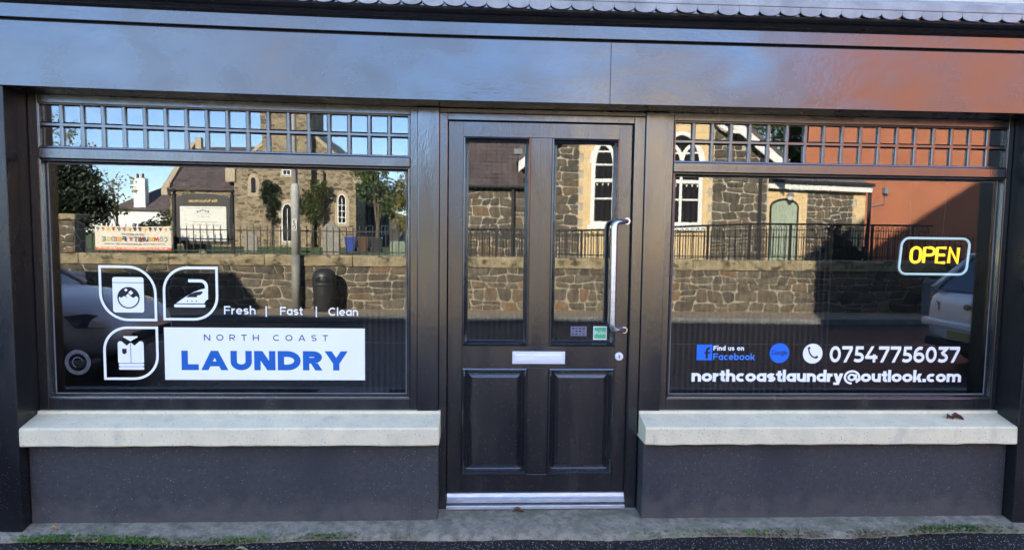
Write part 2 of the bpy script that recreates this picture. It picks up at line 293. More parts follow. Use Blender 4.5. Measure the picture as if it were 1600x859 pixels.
# ------------------------------------------------------------------ mesh helpers
ORG = {}
def tag(o, label=None, cat=None, group=None, kind=None):
    if label: o['label'] = label
    if cat: o['category'] = cat
    if group: o['group'] = group
    if kind: o['kind'] = kind
    return o
def thing(name, loc, label, cat, group=None):
    o = bpy.data.objects.new(name, None); col.objects.link(o); o.location = loc; o.empty_display_size = .2
    ORG[o.name] = Vector(loc)
    return tag(o, label, cat, group)
def origin(o):
    return ORG.get(o.name, Vector((0, 0, 0))) if o else Vector((0, 0, 0))
WARP = False
def warp(v):
    """the old timber front has settled: its head sits a little higher at the far left"""
    x, y, z = v
    if x < 0 and z > 1.6:
        z += .024 * min(1.3, -x / 2.2) ** 1.5 * min(1.0, (z - 1.6) / .4) * (1.0 + max(0, z - 2.3) * 1.2)
    return (x, y, z)
class MB:
    def __init__(s): s.v = []; s.f = []
    def add(s, vs, fs):
        b = len(s.v); s.v += [tuple(q) for q in vs]; s.f += [tuple(b + i for i in q) for q in fs]; return s
    def box(s, x0, x1, y0, y1, z0, z1, nx=1):
        if x0 > x1: x0, x1 = x1, x0
        if y0 > y1: y0, y1 = y1, y0
        if z0 > z1: z0, z1 = z1, z0
        b = []
        for i in range(nx + 1):
            x = x0 + (x1 - x0) * i / nx
            b += [(x, y0, z0), (x, y1, z0), (x, y1, z1), (x, y0, z1)]
        fs = [(0, 1, 2, 3)]
        for i in range(nx):
            a = 4 * i; c = a + 4
            fs += [(a, a + 3, c + 3, c), (a + 3, a + 2, c + 2, c + 3), (a + 2, a + 1, c + 1, c + 2), (a + 1, a, c, c + 1)]
        k = 4 * nx
        fs.append((k + 3, k + 2, k + 1, k))
        return s.add(b, fs)
    def prism(s, poly, a0, a1, axis='y', nseg=1):
        """poly in the two other axes, swept from a0 to a1: axis y -> (x,z); x -> (y,z); z -> (x,y)"""
        def P(p, a):
            return (p[0], a, p[1]) if axis == 'y' else (a, p[0], p[1]) if axis == 'x' else (p[0], p[1], a)
        n = len(poly); vs = []; fs = []
        for k in range(nseg + 1):
            a = a0 + (a1 - a0) * k / nseg
            vs += [P(p, a) for p in poly]
        for k in range(nseg):
            for i in range(n):
                j = (i + 1) % n
                fs.append((k * n + i, k * n + j, (k + 1) * n + j, (k + 1) * n + i))
        fs.append(tuple(range(n))[::-1]); fs.append(tuple(nseg * n + i for i in range(n)))
        return s.add(vs, fs)
    def rings(s, x0, x1, z0, z1, prof, cap=False):
        """mitred frame facing -y: prof = [(inset, y), ...] from outside in"""
        vs = []; fs = []
        for d, y in prof:
            vs += [(x0 + d, y, z0 + d), (x1 - d, y, z0 + d), (x1 - d, y, z1 - d), (x0 + d, y, z1 - d)]
        for k in range(len(prof) - 1):
            for i in range(4):
                j = (i + 1) % 4
                fs.append((k * 4 + i, k * 4 + j, k * 4 + 4 + j, k * 4 + 4 + i))
        if cap:
            b = 4 * (len(prof) - 1); fs.append((b, b + 1, b + 2, b + 3))
        return s.add(vs, fs)
    def tube(s, pts, r, n=10, closed=False, cap=True):
        pts = [Vector(p) for p in pts]; m = len(pts); vs = []; fs = []
        rad = r if isinstance(r, (list, tuple)) else [r] * m
        ref = None
        for i, p in enumerate(pts):
            a = pts[i - 1] if (i or closed) else pts[0]; b = pts[(i + 1) % m] if (i < m - 1 or closed) else pts[-1]
            t = (b - a).normalized()
            if ref is None:
                ref = Vector((0, 0, 1)) if abs(t.z) < .9 else Vector((1, 0, 0))
            e1 = (ref - t * ref.dot(t)).normalized(); ref = e1
            e2 = t.cross(e1)
            for k in range(n):
                g = 2 * math.pi * k / n
                vs.append(p + (e1 * math.cos(g) + e2 * math.sin(g)) * rad[i])
        for i in range(m if closed else m - 1):
            for k in range(n):
                a = i * n + k; b = i * n + (k + 1) % n; c = ((i + 1) % m) * n + (k + 1) % n; d = ((i + 1) % m) * n + k
                fs.append((a, b, c, d))
        if cap and not closed:
            fs.append(tuple(range(n))[::-1]); fs.append(tuple((m - 1) * n + k for k in range(n)))
        return s.add(vs, fs)
    def lathe(s, prof, cx, cy, n=20, cap=True):
        vs = []; fs = []
        for r, z in prof:
            for k in range(n):
                g = 2 * math.pi * k / n; vs.append((cx + r * math.cos(g), cy + r * math.sin(g), z))
        for i in range(len(prof) - 1):
            for k in range(n):
                j = (k + 1) % n; fs.append((i * n + k, i * n + j, i * n + n + j, i * n + n + k))
        if cap:
            fs.append(tuple(range(n))[::-1]); fs.append(tuple((len(prof) - 1) * n + k for k in range(n)))
        return s.add(vs, fs)
    def disc(s, cx, cz, r, y, n=28, flip=False):
        vs = [(cx + r * math.cos(2 * math.pi * k / n), y, cz + r * math.sin(2 * math.pi * k / n)) for k in range(n)]
        return s.add(vs, [tuple(range(n))[::-1] if flip else tuple(range(n))])
    def build(s, name, m, parent=None, bev=0.0, smooth=False, kind=None, loc=None):
        o_ = origin(parent) if loc is None else Vector(loc)
        vv = [warp(q) for q in s.v] if WARP else s.v
        me = bpy.data.meshes.new(name); me.from_pydata([(q[0] - o_.x, q[1] - o_.y, q[2] - o_.z) for q in vv], [], s.f)
        me.materials.append(M[m]); me.update()
        if smooth: me.polygons.foreach_set('use_smooth', [True] * len(me.polygons))
        o = bpy.data.objects.new(name, me); col.objects.link(o)
        ORG[o.name] = o_
        if parent:
            o.parent = parent
        else:
            o.location = o_
        if bev:
            b = o.modifiers.new('bevel', 'BEVEL'); b.width = bev; b.segments = 2; b.limit_method = 'ANGLE'; b.angle_limit = R(40)
        if kind: o['kind'] = kind
        return o
def copy_part(o, parent, dx=0, dy=0, dz=0):
    c = o.copy(); col.objects.link(c); c.parent = parent
    c.location = Vector(o.location) + Vector((dx, dy, dz)); ORG[c.name] = origin(o) + Vector((dx, dy, dz))
    return c
def arc(cx, cy, rx, ry, a0, a1, n=14):
    return [(cx + rx * math.cos(R(a0 + (a1 - a0) * i / n)), cy + ry * math.sin(R(a0 + (a1 - a0) * i / n))) for i in range(n + 1)]
#PART2
# ------------------------------------------------------------------ lettering: a plain geometric stroke alphabet
def ribbon(pts, w, closed=False):
    """flat mitred ribbon along 2-d points -> list of quads"""
    cl0 = [pts[0]]
    for p in pts[1:]:
        if math.hypot(p[0] - cl0[-1][0], p[1] - cl0[-1][1]) > 1e-4: cl0.append(p)
    if closed and math.hypot(cl0[0][0] - cl0[-1][0], cl0[0][1] - cl0[-1][1]) < 1e-4: cl0.pop()
    pts = cl0
    n = len(pts); L = []; Rr = []
    for i in range(n):
        a = pts[i - 1] if (i or closed) else None; b = pts[(i + 1) % n] if (i < n - 1 or closed) else None; p = pts[i]
        def nrm(q0, q1):
            dx, dy = q1[0] - q0[0], q1[1] - q0[1]; d = math.hypot(dx, dy) or 1e-9
            return (-dy / d, dx / d)
        if a and b:
            n1, n2 = nrm(a, p), nrm(p, b); mx_, my_ = n1[0] + n2[0], n1[1] + n2[1]; d = math.hypot(mx_, my_) or 1e-9
            mx_, my_ = mx_ / d, my_ / d; k = 1 / max(.35, mx_ * n1[0] + my_ * n1[1])
        else:
            mx_, my_ = nrm(a, p) if a else nrm(p, b); k = 1
        L.append((p[0] + mx_ * k * w / 2, p[1] + my_ * k * w / 2)); Rr.append((p[0] - mx_ * k * w / 2, p[1] - my_ * k * w / 2))
    return [[Rr[i], Rr[(i + 1) % n], L[(i + 1) % n], L[i]] for i in range(n if closed else n - 1)]
def slant(x0, y0, x1, y1, t):
    q = [(x0, y0), (x0 + t, y0), (x1 + t, y1), (x1, y1)]
    return q if y1 > y0 else q[::-1]
def rect(x0, x1, y0, y1): return [(x0, y0), (x1, y0), (x1, y1), (x0, y1)]
def glyph(c, w):
    """-> (width, [pieces]) ; each piece a list of quads; cap height 1, x-height .74"""
    h = w / 2; t = w * 1.12; X = .74; P = []
    S = lambda pts, closed=False: P.append(ribbon(pts, w, closed))
    Q = lambda q: P.append([q])
    stem = lambda x, y0, y1: Q(rect(x, x + w, y0, y1))
    if c == 'L': W = .80; stem(0, 0, 1); Q(rect(w, W, 0, w))
    elif c == 'A':
        W = 1.12 if w < .25 else 1.27; Q(slant(0, 0, W / 2 - t / 2, 1, t)); Q(slant(W - t, 0, W / 2 - t / 2, 1, t)); Q(rect(W * .2, W * .8, .2, .2 + w * .85))
    elif c == 'U': W = 1.0; r = .44; S([(h, 1), (h, r)] + arc(W / 2, r, W / 2 - h, r - h, 180, 360) + [(W - h, r), (W - h, 1)])
    elif c == 'N': W = 1.0; stem(0, 0, 1); stem(W - w, 0, 1); Q(slant(W - t * 1.15, 0, 0, 1, t * 1.15))
    elif c == 'D': W = 1.08; stem(0, 0, 1); S([(w, 1 - h), (W * .42, 1 - h)] + arc(W * .42, .5, W * .58 - h, .5 - h, 90, -90) + [(W * .42, h), (w, h)])
    elif c == 'P' or c == 'R':
        W = .92; b = .36; stem(0, 0, 1); cy = (1 + b) / 2; S([(w, 1 - h), (W * .5, 1 - h)] + arc(W * .5, cy, W * .48 - h, (1 - b) / 2 - h, 90, -90) + [(W * .5, b + h), (w, b + h)])
        if c == 'R': Q(slant(W - t, 0, W * .40, b + .01, t))
    elif c == 'Y': W = 1.10; Q(slant(W / 2 - t / 2, .38, 0, 1, t)); Q(slant(W / 2 - t / 2, .38, W - t, 1, t)); Q(rect(W / 2 - h, W / 2 + h, 0, .42))
    elif c == 'O' or c == '0': W = 1.12 if c == 'O' else .82; S(arc(W / 2, .5, W / 2 - h, .5 - h, 0, 360, 28)[:-1], True)
    elif c == 'T': W = .88; Q(rect(0, W, 1 - w, 1)); Q(rect(W / 2 - h, W / 2 + h, 0, 1 - w))
    elif c == 'H': W = .96; stem(0, 0, 1); stem(W - w, 0, 1); Q(rect(w, W - w, .5 - h, .5 + h))
    elif c == 'C': W = 1.02; S(arc(W * .55, .5, W * .55 - h, .5 - h, 48, 312, 22))
    elif c == 'G': W = 1.06; S(arc(W * .53, .5, W * .53 - h, .5 - h, 48, 330, 22)); Q(rect(W - w - .02, W - .02, .12, .52))
    elif c == 'S' or c == 's':
        H = 1 if c == 'S' else X; W = .84 * (1 if c == 'S' else .78); ry = (H - w) / 4; cy1 = H - h - ry; cy2 = h + ry
        S(arc(W / 2, cy1, W / 2 - h, ry, 30, 270, 14) + arc(W / 2, cy2, W / 2 - h, ry, 90, -150, 14)[1:])
    elif c in 'FE':
        W = .78; stem(0, 0, 1); Q(rect(w, W, 1 - w, 1)); Q(rect(w, W * .92, .5 - h * .8, .5 + h * 1.0))
        if c == 'E': Q(rect(w, W, 0, w))
    elif c == 'M': W = 1.15; stem(0, 0, 1); stem(W - w, 0, 1); Q(slant(W / 2 - t / 2, .25, 0, 1, t)); Q(slant(W / 2 - t / 2, .25, W - t, 1, t))
    elif c == 'I' or c == 'l' or c == '|':
        W = w; stem(0, -.08 if c == '|' else 0, 1.05 if c == 'l' else 1)
    elif c == 'i': W = w; stem(0, 0, X); Q(rect(0, w, .86, .86 + w))
    elif c == 'n' or c == 'h': W = .72; stem(0, 0, X if c == 'n' else 1.05); S([(h, X * .3)] + arc(W / 2, X - .34, W / 2 - h, .34 - h, 180, 0) + [(W - h, X - .34), (W - h, 0)])
    elif c == 'm':
        W = 1.14; a = (W + w) / 2; stem(0, 0, X)
        for x in (0, a - w): S([(x + h, X * .3)] + arc(x + a / 2, X - .32, a / 2 - h, .32 - h, 180, 0) + [(x + a - h, X - .32), (x + a - h, 0)])
    elif c == 'u': W = .72; stem(W - w, 0, X); S([(h, X), (h, .34)] + arc(W / 2, .34, W / 2 - h, .34 - h, 180, 360) + [(W - h, X * .7)])
    elif c == 'r': W = .46; stem(0, 0, X); S([(h, X * .35)] + arc(W, X * .42, W - h, X * .58 - h, 180, 95))
    elif c == 'o': W = .80; S(arc(W / 2, X / 2, W / 2 - h, X / 2 - h, 0, 360, 24)[:-1], True)
    elif c == 'c': W = .68; S(arc(W * .57, X / 2, W * .57 - h, X / 2 - h, 50, 310, 18))
    elif c == 'e': W = .78; S(arc(W / 2, X / 2, W / 2 - h, X / 2 - h, 0, 318, 22)); Q(rect(w * .6, W - .01, X / 2 - h * .75, X / 2 + h * .75))
    elif c in 'adbgq':
        W = .76; S(arc(W / 2, X / 2, W / 2 - h, X / 2 - h, 0, 360, 24)[:-1], True)
        if c == 'a': stem(W - w, 0, X)
        elif c == 'd': stem(W - w, 0, 1.05)
        elif c == 'b': stem(0, 0, 1.05)
        elif c == 'g': stem(W - w, .0, X); S([(W - h, .02)] + arc(W / 2, .0, W / 2 - h, .22, 0, -150, 12))
    elif c == 't': W = .46; Q(rect(.12, .12 + w, .0 + w * .5, .95)); Q(rect(0, W, X - w * .9, X)); S([(.12 + h, .3)] + arc(.12 + h + .16, .2, .16, .2 - h, 180, 290, 8))
    elif c == 'f': W = .44; S([(.10 + h, 0), (.10 + h, .75)] + arc(.10 + h + .18, .78, .18, .27 - h, 180, 80, 8)); Q(rect(0, W, X - w * .9, X))
    elif c == 'k': W = .70; stem(0, 0, 1.05); Q(slant(W * .34, .36, W - t - .02, X, t)[::1]); Q(slant(W - t, 0, W * .36, .42, t)); Q(slant(w * .6, .20, W * .42, .46, t))
    elif c == 'y': W = .76; Q(slant(W / 2 - t / 2, 0, 0, X, t)); Q(slant(W * .22, -.26, W - t, X, t)); Q(rect(.02, W * .22 + t * .8, -.26, -.26 + w * .85))
    elif c == '.': W = w * 1.15; Q(rect(0, W, 0, W))
    elif c == '@':
        W = 1.28; v = w * .72
        P.append(ribbon(arc(W / 2, .40, W / 2 - v / 2, .62 - v / 2, -55, 270, 28), v)); P.append(ribbon(arc(W / 2 - .02, .40, .24, .24, 0, 360, 20)[:-1], v, True))
        P.append([rect(W / 2 + .20, W / 2 + .20 + v, .16, .66)]); P.append(ribbon([(W / 2 + .20 + v / 2, .2)] + arc(W * .86, .24, .13, .12, 200, 350, 8) + [(W - v / 2, .42)], v))
    elif c == '7': W = .78; Q(rect(0, W, 1 - w, 1)); Q(slant(W * .16, 0, W - t, 1 - w, t))
    elif c == '5': W = .78; S([(W * .92, 1 - h), (.13 + h, 1 - h), (.10 + h, .52)] + [(W * .40, .62 - h)] + arc(W * .42, .31, W * .56 - h, .31 - h, 90, -140, 16))
    elif c == '4': W = .90; Q(rect(0, W, .22, .22 + w)); Q(rect(W * .62, W * .62 + w, 0, .50)); Q(slant(0, .22 + w * .7, W * .46, 1, t))
    elif c == '6': W = .82; S(arc(W / 2, .32, W / 2 - h, .32 - h, 0, 360, 24)[:-1], True); S([(h, .32), (h + .01, .46)] + arc(W * .62, .5, W * .62 - h - .01, .5 - h, 170, 70, 12))
    elif c == '3': W = .78; S([(.04, 1 - h), (W - .1, 1 - h), (W * .45, .60)] + arc(W * .42, .31, W * .56 - h, .31 - h, 75, -140, 16))
    elif c == '2': W = .78; S(arc(W / 2, .68, W / 2 - h, .32 - h, 160, -20, 12) + [(h, h), (W, h)])
    elif c == ' ': W = .38
    else: W = .5
    return W, P
def lettering(mb, text, w, x0, x1, z0, z1, y, gap=.16, face=-1, lift=.00012, space=None):
    """lay text into the box x0..x1 (baseline z0, cap line z1) on plane y facing face*y"""
    cx = 0; items = []
    for ch in text:
        W, P = glyph(ch, w)
        if ch == ' ' and space: W = space
        items.append((cx, P)); cx += W + gap
    cx -= gap
    sx = (x1 - x0) / cx; sz = z1 - z0
    for gx, P in items:
        for k, piece in enumerate(P):
            for q in piece:
                vs = []
                for (a, b) in q:
                    X = x0 + (gx + a) * sx
                    if face > 0: X = x0 + x1 - X
                    vs.append((X, y + face * lift * k, z0 + b * sz))
                mb.add(vs, [(0, 1, 2, 3)])
    return mb
def letters(parent, m, text, w, x0, x1, z0, z1, y, gap=.16, face=-1, lift=.00012, space=None):
    """the same, but every letter an object of its own"""
    ws = [(glyph(c, w)[0] if not (c == ' ' and space) else space) for c in text]; tot = sum(ws) + gap * (len(text) - 1); sx = (x1 - x0) / tot; cx = 0
    for c, W in zip(text, ws):
        if c != ' ':
            a, e = (x0 + cx * sx, x0 + (cx + W) * sx)
            if face > 0: a, e = x0 + x1 - e, x0 + x1 - a
            lettering(MB_ := MB(), c, w, a, e, z0, z1, y, gap, face, lift).build('letter', m, parent)
        cx += W + gap
def flat(mb, poly, y): return mb.add([(p[0], y, p[1]) for p in poly], [tuple(range(len(poly)))])
def ribbon3(mb, pts, w, y, closed=False):
    for q in ribbon(pts, w, closed): mb.add([(p[0], y, p[1]) for p in q], [(0, 1, 2, 3)])
    return mb

# ------------------------------------------------------------------ ground, pavements, road
def sheet(name, x0, x1, y0, y1, z0, z1, m, nx=1, ny=1, jit=0):
    b = MB(); vs = []; fs = []
    for j in range(ny + 1):
        for i in range(nx + 1):
            vs.append((x0 + (x1 - x0) * i / nx, y0 + (y1 - y0) * j / ny, z0 + (z1 - z0) * j / ny + random.uniform(-jit, jit)))
    for j in range(ny):
        for i in range(nx):
            a = j * (nx + 1) + i; fs.append((a, a + 1, a + nx + 2, a + nx + 1))
    b.add(vs, fs)
    o = b.build(name, m); o['kind'] = 'structure'; return o
sheet('ground', -400, 400, -400, 60, -.34, -.34, 'grass')
sheet('pavement', -40, 40, -3.35, .3, -.10, -.052, 'tarmac', 240, 24, .0015)
sheet('road', -60, 60, -9.78, -3.48, -.215, -.215, 'road_tarmac')
b = MB(); b.box(-40, 40, -3.48, -3.352, -.33, -.098); tag(b.build('kerb', 'kerb_stone', bev=.015), kind='structure')
b = MB(); b.box(-40, 40, -9.92, -9.782, -.33, -.10); tag(b.build('far_kerb', 'kerb_stone', bev=.015), kind='structure')
sheet('far_pavement', -40, 40, -11.05, -9.92, -.10, -.104, 'far_pavement')
b = MB(); b.box(-30, 30, -7.20, -7.165, -.216, -.2105); tag(b.build('road_seam_line', 'road_line'), kind='structure')
b = MB(); b.box(-120, 120, -140, -11.4, -.33, .60); tag(b.build('churchyard_ground', 'grass'), kind='structure')

# ------------------------------------------------------------------ the shop
WARP = True
shop = thing('shop_building', (.3, 0, 0), 'black painted laundry shopfront with two big windows and a panelled door', 'shop')
NX = 24
# masonry behind and above the timber front
b = MB(); b.box(-8.9, -2.56, .06, 6, -.1, 4.42); b.build('wall', 'cream_render', shop)
b = MB(); b.box(3.20, 3.23, .06, 6, -.1, 4.42); b.build('wall', 'cream_render', shop)
b = MB(); b.box(-2.56, 3.2, .06, .36, 2.72, 4.42); b.build('upper_wall', 'cream_render', shop)
b = MB(); b.prism([(-.02, 4.42), (6.2, 4.42), (3.1, 5.55)], -8.95, 3.22, 'x'); rf = b.build('roof', 'shop_roof', shop)
for x in (-7.4, -5.0, -1.6, 1.4):
    b = MB(); b.rings(x, x + .8, 3.0, 4.1, [(0, .06), (0, .035), (.07, .035), (.07, .055)]); w = b.build('upper_window', 'white_paint', shop)
    b = MB(); b.box(x + .07, x + .73, .05, .056, 3.07, 4.03); b.build('pane', 'dark_pane', w)
# the dark room behind the glass
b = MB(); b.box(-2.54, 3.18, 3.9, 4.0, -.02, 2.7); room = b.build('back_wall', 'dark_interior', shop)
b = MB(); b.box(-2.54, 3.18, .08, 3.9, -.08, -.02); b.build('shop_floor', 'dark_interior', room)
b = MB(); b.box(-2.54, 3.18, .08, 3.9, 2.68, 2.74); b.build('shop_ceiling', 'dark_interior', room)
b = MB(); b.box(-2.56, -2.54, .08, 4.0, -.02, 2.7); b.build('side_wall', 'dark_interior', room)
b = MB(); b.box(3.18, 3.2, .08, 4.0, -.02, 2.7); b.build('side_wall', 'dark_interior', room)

# pilasters
for name, x0, x1 in (('pilaster', -2.56, -2.252), ('pilaster', 2.902, 3.21)):
    b = MB(); b.box(x0, x1, -.176, .06, -.06, 2.16); b.build(name, 'black_pilaster', shop, bev=.004)
# fascia boards, joint, cornice
b = MB(); b.box(-2.9, .6595, -.190, .06, 2.135, 2.436, NX); b.build('fascia_board', 'black_fascia', shop, bev=.003)
b = MB(); b.box(.6602, 3.5, -.190, .06, 2.135, 2.436, NX); b.build('fascia_board', 'black_fascia', shop, bev=.003)
b = MB(); b.box(-2.9, 3.5, -.178, .06, 2.436, 2.446, NX); b.build('fascia_joint', 'black_hole', shop)
b = MB(); b.box(-2.9, 3.5, -.196, .06, 2.446, 2.512, NX); b.build('fascia_rail', 'black_fascia', shop, bev=.004)
prof = [(.06, 2.512), (-.198, 2.512), (-.204, 2.520), (-.222, 2.524), (-.230, 2.535), (-.246, 2.541), (-.258, 2.552), (-.262, 2.562), (-.262, 2.580), (.06, 2.580)]
b = MB(); b.prism(prof, -2.9, 3.5, 'x', 20); b.build('cornice', 'black_joinery', shop)
# lead flashing with scalloped drip
b = MB()
b.prism([(-.270, 2.580), (-.268, 2.640), (-.05, 2.73), (.06, 2.73), (.06, 2.581)], -2.9, 3.5, 'x', 20); fl = b.build('lead_flashing', 'lead', shop)
b = MB(); b.prism([(-.2745, 2.604), (-.2705, 2.604), (-.2705, 2.6135), (-.2745, 2.6135)], -2.9, 3.5, 'x', 20); b.build('lead_seam', 'lead', fl)
pitch_ = .1015; x = -2.9; i = 0
while x < 3.4:
    b = MB(); n = 10; top = 2.598; r = pitch_ / 2
    jz = random.uniform(-.004, .003); jt = random.uniform(-.05, .05)
    pts = [(x + r - r * .985 * math.cos(math.pi * k / n), 2.581 + jz - .023 * math.sin(math.pi * k / n) + jt * (k / n - .5) * .1) for k in range(n + 1)]
    poly = [(x + .0008, top)] + pts + [(x + pitch_ - .0008, top)]
    b.prism(poly[::-1], -.2775 - random.uniform(0, .002), -.2705, 'y'); b.build('lead_scallop', 'lead', fl)
    x += pitch_

# stall risers and sills
def sill(x0, x1, bx0, bx1):
    b = MB(); b.prism([(.02, .405), (-.165, .405), (-.172, .411), (-.172, .492), (-.166, .500), (-.02, .536), (-.02, .549), (.02, .549)], x0, x1, 'x', 30)
    for i, v in enumerate(b.v):
        j = random.uniform(-.0022, .0022) if v[1] < -.1 else 0
        b.v[i] = (v[0], v[1] + j, v[2] + (j * .9 if v[2] < .42 else 0))
    return b.build('window_sill', 'sill_stone', shop, bev=.0025)
sill(-2.251, -.178, 0, 0); sill(.890, 2.901, 0, 0)
def riser(x0, x1):
    b = MB(); b.box(x0, x1, -.102, .10, -.055, .4045); return b.build('stall_riser', 'riser_paint', shop, bev=.006)
riser(-2.2515, -.186); riser(.897, 2.9015)

# window joinery and panes
def bars_tag(o): return o
def shop_window(x0, x1, gx0, gx1):
    """x0..x1 outer frame, gx0..gx1 daylight; six pieces of joinery, 36 small lights and one big sheet"""
    w = thing('display_window', ((x0 + x1) / 2, 0, .55), None, None); w.parent = shop; w.location = w.location - origin(shop)
    Z0, ZB, ZT0, ZT1, ZH, ZH1 = .550, .618, 1.822, 1.880, 2.088, 2.136
    b = MB(); b.box(x0, gx0 - .006, 0, .07, Z0, ZH1, 1); b.build('stile', 'black_joinery', w, bev=.003)
    b = MB(); b.box(gx1 + .006, x1, 0, .07, Z0, ZH1, 1); b.build('stile', 'black_joinery', w, bev=.003)
    b = MB(); b.box(gx0 - .0055, gx1 + .0055, .001, .07, Z0, ZB - .006, NX); b.build('bottom_rail', 'black_joinery', w, bev=.003)
    b = MB(); b.box(gx0 - .0055, gx1 + .0055, -.012, .07, ZT0 + .004, ZT1 - .004, NX); b.build('transom', 'black_joinery', w, bev=.004)
    b = MB(); b.box(gx0 - .0055, gx1 + .0055, .001, .07, ZH + .006, ZH1, NX); b.build('head_rail', 'black_joinery', w, bev=.003)
    # glazing beads round the two openings
    b = MB(); b.rings(gx0 - .006, gx1 + .006, ZB - .006, ZT0 + .004, [(0, .002), (.003, -.004), (.010, -.003), (.016, .014), (.018, .034)]); b.build('glazing_bead', 'black_joinery', w)
    b = MB(); b.rings(gx0 - .006, gx1 + .006, ZT1 - .004, ZH + .006, [(0, .002), (.003, -.003), (.009, -.002), (.012, .008), (.013, .024)]); b.build('glazing_bead', 'black_joinery', w)
    # pale putty line on the big sheet
    b = MB(); b.rings(gx0 + .012, gx1 - .012, ZB + .010, ZT0 - .010, [(0, .0305), (.0045, .0292), (.0075, .0298)]); b.build('putty_line', 'kerb_stone', w)
    b = MB(); b.box(gx0 + .004, gx1 - .004, .030, .036, ZB + .002, ZT0 - .002, 1); b.build('pane', 'shop_glass', w)
    # 18 x 2 small lights between moulded bars
    n = 18; p = (gx1 - gx0) / n; zm = (ZT1 + ZH) / 2 + .004
    # each small light sits in its own little frame of glazing bar
    for i in range(n):
        for z0, z1 in ((ZT1 + .004, zm - .0105), (zm + .0105, ZH - .004)):
            a, c = gx0 + i * p + .0085, gx0 + (i + 1) * p - .0085
            g = MB(); ta, tb = random.uniform(-.0012, .0012), random.uniform(-.0009, .0009)
            vs = []
            for (X, Z, sx, sz) in ((a, z0, -1, -1), (c, z0, 1, -1), (c, z1, 1, 1), (a, z1, -1, 1)):
                vs.append((X, .018 + ta * .04 * sx + tb * .05 * sz, Z))
            g.add(vs + [(q[0], q[1] + .004, q[2]) for q in vs], [(0, 1, 2, 3), (7, 6, 5, 4), (0, 4, 5, 1), (1, 5, 6, 2), (2, 6, 7, 3), (3, 7, 4, 0)])
            g.build('pane', 'shop_glass', w)
    for i in range(1, n):
        X = gx0 + i * p
        g = MB(); g.prism([(X - .0130, .030), (X - .0130, .0175), (X - .0095, .009), (X - .0060, .005), (X + .0060, .005), (X + .0095, .009), (X + .0130, .0175), (X + .0130, .030)], ZT1 - .002, ZH + .004, 'z'); g.build('glazing_bar', 'black_joinery', w)
    g = MB(); g.prism([(.0305, zm - .0140), (.0175, zm - .0140), (.008, zm - .0090), (.0042, zm - .0058), (.0042, zm + .0058), (.008, zm + .0090), (.0175, zm + .0140), (.0305, zm + .0140)], gx0 - .002, gx1 + .002, 'x', NX); g.build('glazing_bar', 'black_joinery', w)
    return w
shop_window(-2.250, -.302, -2.195, -.347)
shop_window(1.004, 2.900, 1.046, 2.864)
# cover boards beside the door
for x0, x1 in ((-.3015, -.1905), (.8885, 1.0035)):
    b = MB(); b.box(x0, x1, -.014, .07, .42 if x0 < 0 else .42, 2.133); b.build('cover_board', 'black_joinery', shop, bev=.003)
    b = MB(); b.box(x0 + (.012 if x0 > 0 else 0), x1 - (.012 if x0 < 0 else 0), -.012, .07, -.06, .404); b.build('reveal_board', 'black_joinery', shop)

# blinds seen dimly behind the glass (vertical reeded slats)
def blind(x0, x1, z0, z1, y):
    n = int((x1 - x0) / .016); vs = []; fs = []
    for i in range(n + 1):
        X = x0 + (x1 - x0) * i / n; Y = y + (.008 if i % 2 else 0)
        vs += [(X, Y, z0), (X, Y, z1)]
    for i in range(0, n, 2): fs.append((2 * i, 2 * i + 2, 2 * i + 3, 2 * i + 1))
    b = MB(); b.add(vs, fs); return b.build('reeded_blind', 'blind', shop, kind='stuff')
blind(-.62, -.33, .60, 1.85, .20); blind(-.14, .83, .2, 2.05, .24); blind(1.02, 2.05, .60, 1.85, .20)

# door frame
b = MB(); b.box(-.190, -.1475, .002, .07, -.06, 2.110); b.build('door_jamb', 'black_joinery', shop, bev=.003)
b = MB(); b.box(.8305, .888, .002, .07, -.06, 2.110); b.build('door_jamb', 'black_joinery', shop, bev=.003)
b = MB(); b.box(-.190, .888, .0, .07, 2.1105, 2.134); b.build('door_head', 'black_joinery', shop, bev=.003)
b = MB(); b.box(-.1470, .8300, .004, .07, 2.074, 2.110); b.build('door_head', 'black_joinery', shop, bev=.003)
b = MB(); b.box(.8285, .8300, .0, .03, .03, 2.07); b.build('door_gap', 'black_hole', shop)
# ---- door leaf
door = thing('door', (.342, .03, .03), None, None); door.parent = shop; door.location = door.location - origin(shop)
DY0, DY1 = .026, .070
def leafpiece(name, x0, x1, z0, z1):
    b = MB(); b.box(x0, x1, DY0, DY1, z0, z1); return b.build(name, 'black_door', door, bev=.0012)
leafpiece('stile', -.1435, -.0665, .088, 2.0705); leafpiece('stile', .7575, .8255, .088, 2.0705)
leafpiece('rail', -.066, .757, 1.9945, 2.0705); leafpiece('rail', -.066, .757, .7735, .8925); leafpiece('rail', -.066, .757, .088, .1865)
leafpiece('muntin', .2865, .3995, .893, 1.994); leafpiece('muntin', .2865, .3995, .187, .773)
for x0, x1 in ((-.066, .286), (.400, .757)):
    b = MB(); b.rings(x0, x1, .893, 1.994, [(0, DY0 + .002), (.001, DY0 - .010), (.008, DY0 - .012), (.013, DY0 - .004), (.016, DY0 + .002), (.026, DY0 + .014), (.028, DY0 + .026)]); b.build('glass_moulding', 'black_door', door)
    b = MB(); b.box(x0 + .02, x1 - .02, DY0 + .022, DY0 + .028, .912, 1.975); b.build('pane', 'door_glass', door)
    b = MB(); b.rings(x0, x1, .187, .773, [(0, DY0 + .002), (.001, DY0 - .010), (.009, DY0 - .013), (.015, DY0 - .005), (.018, DY0 + .004), (.026, DY0 + .018), (.030, DY0 + .020), (.055, DY0 + .006), (.056, DY0 + .003), (.060, DY0 + .003)], cap=True); b.build('raised_panel', 'black_door', door)
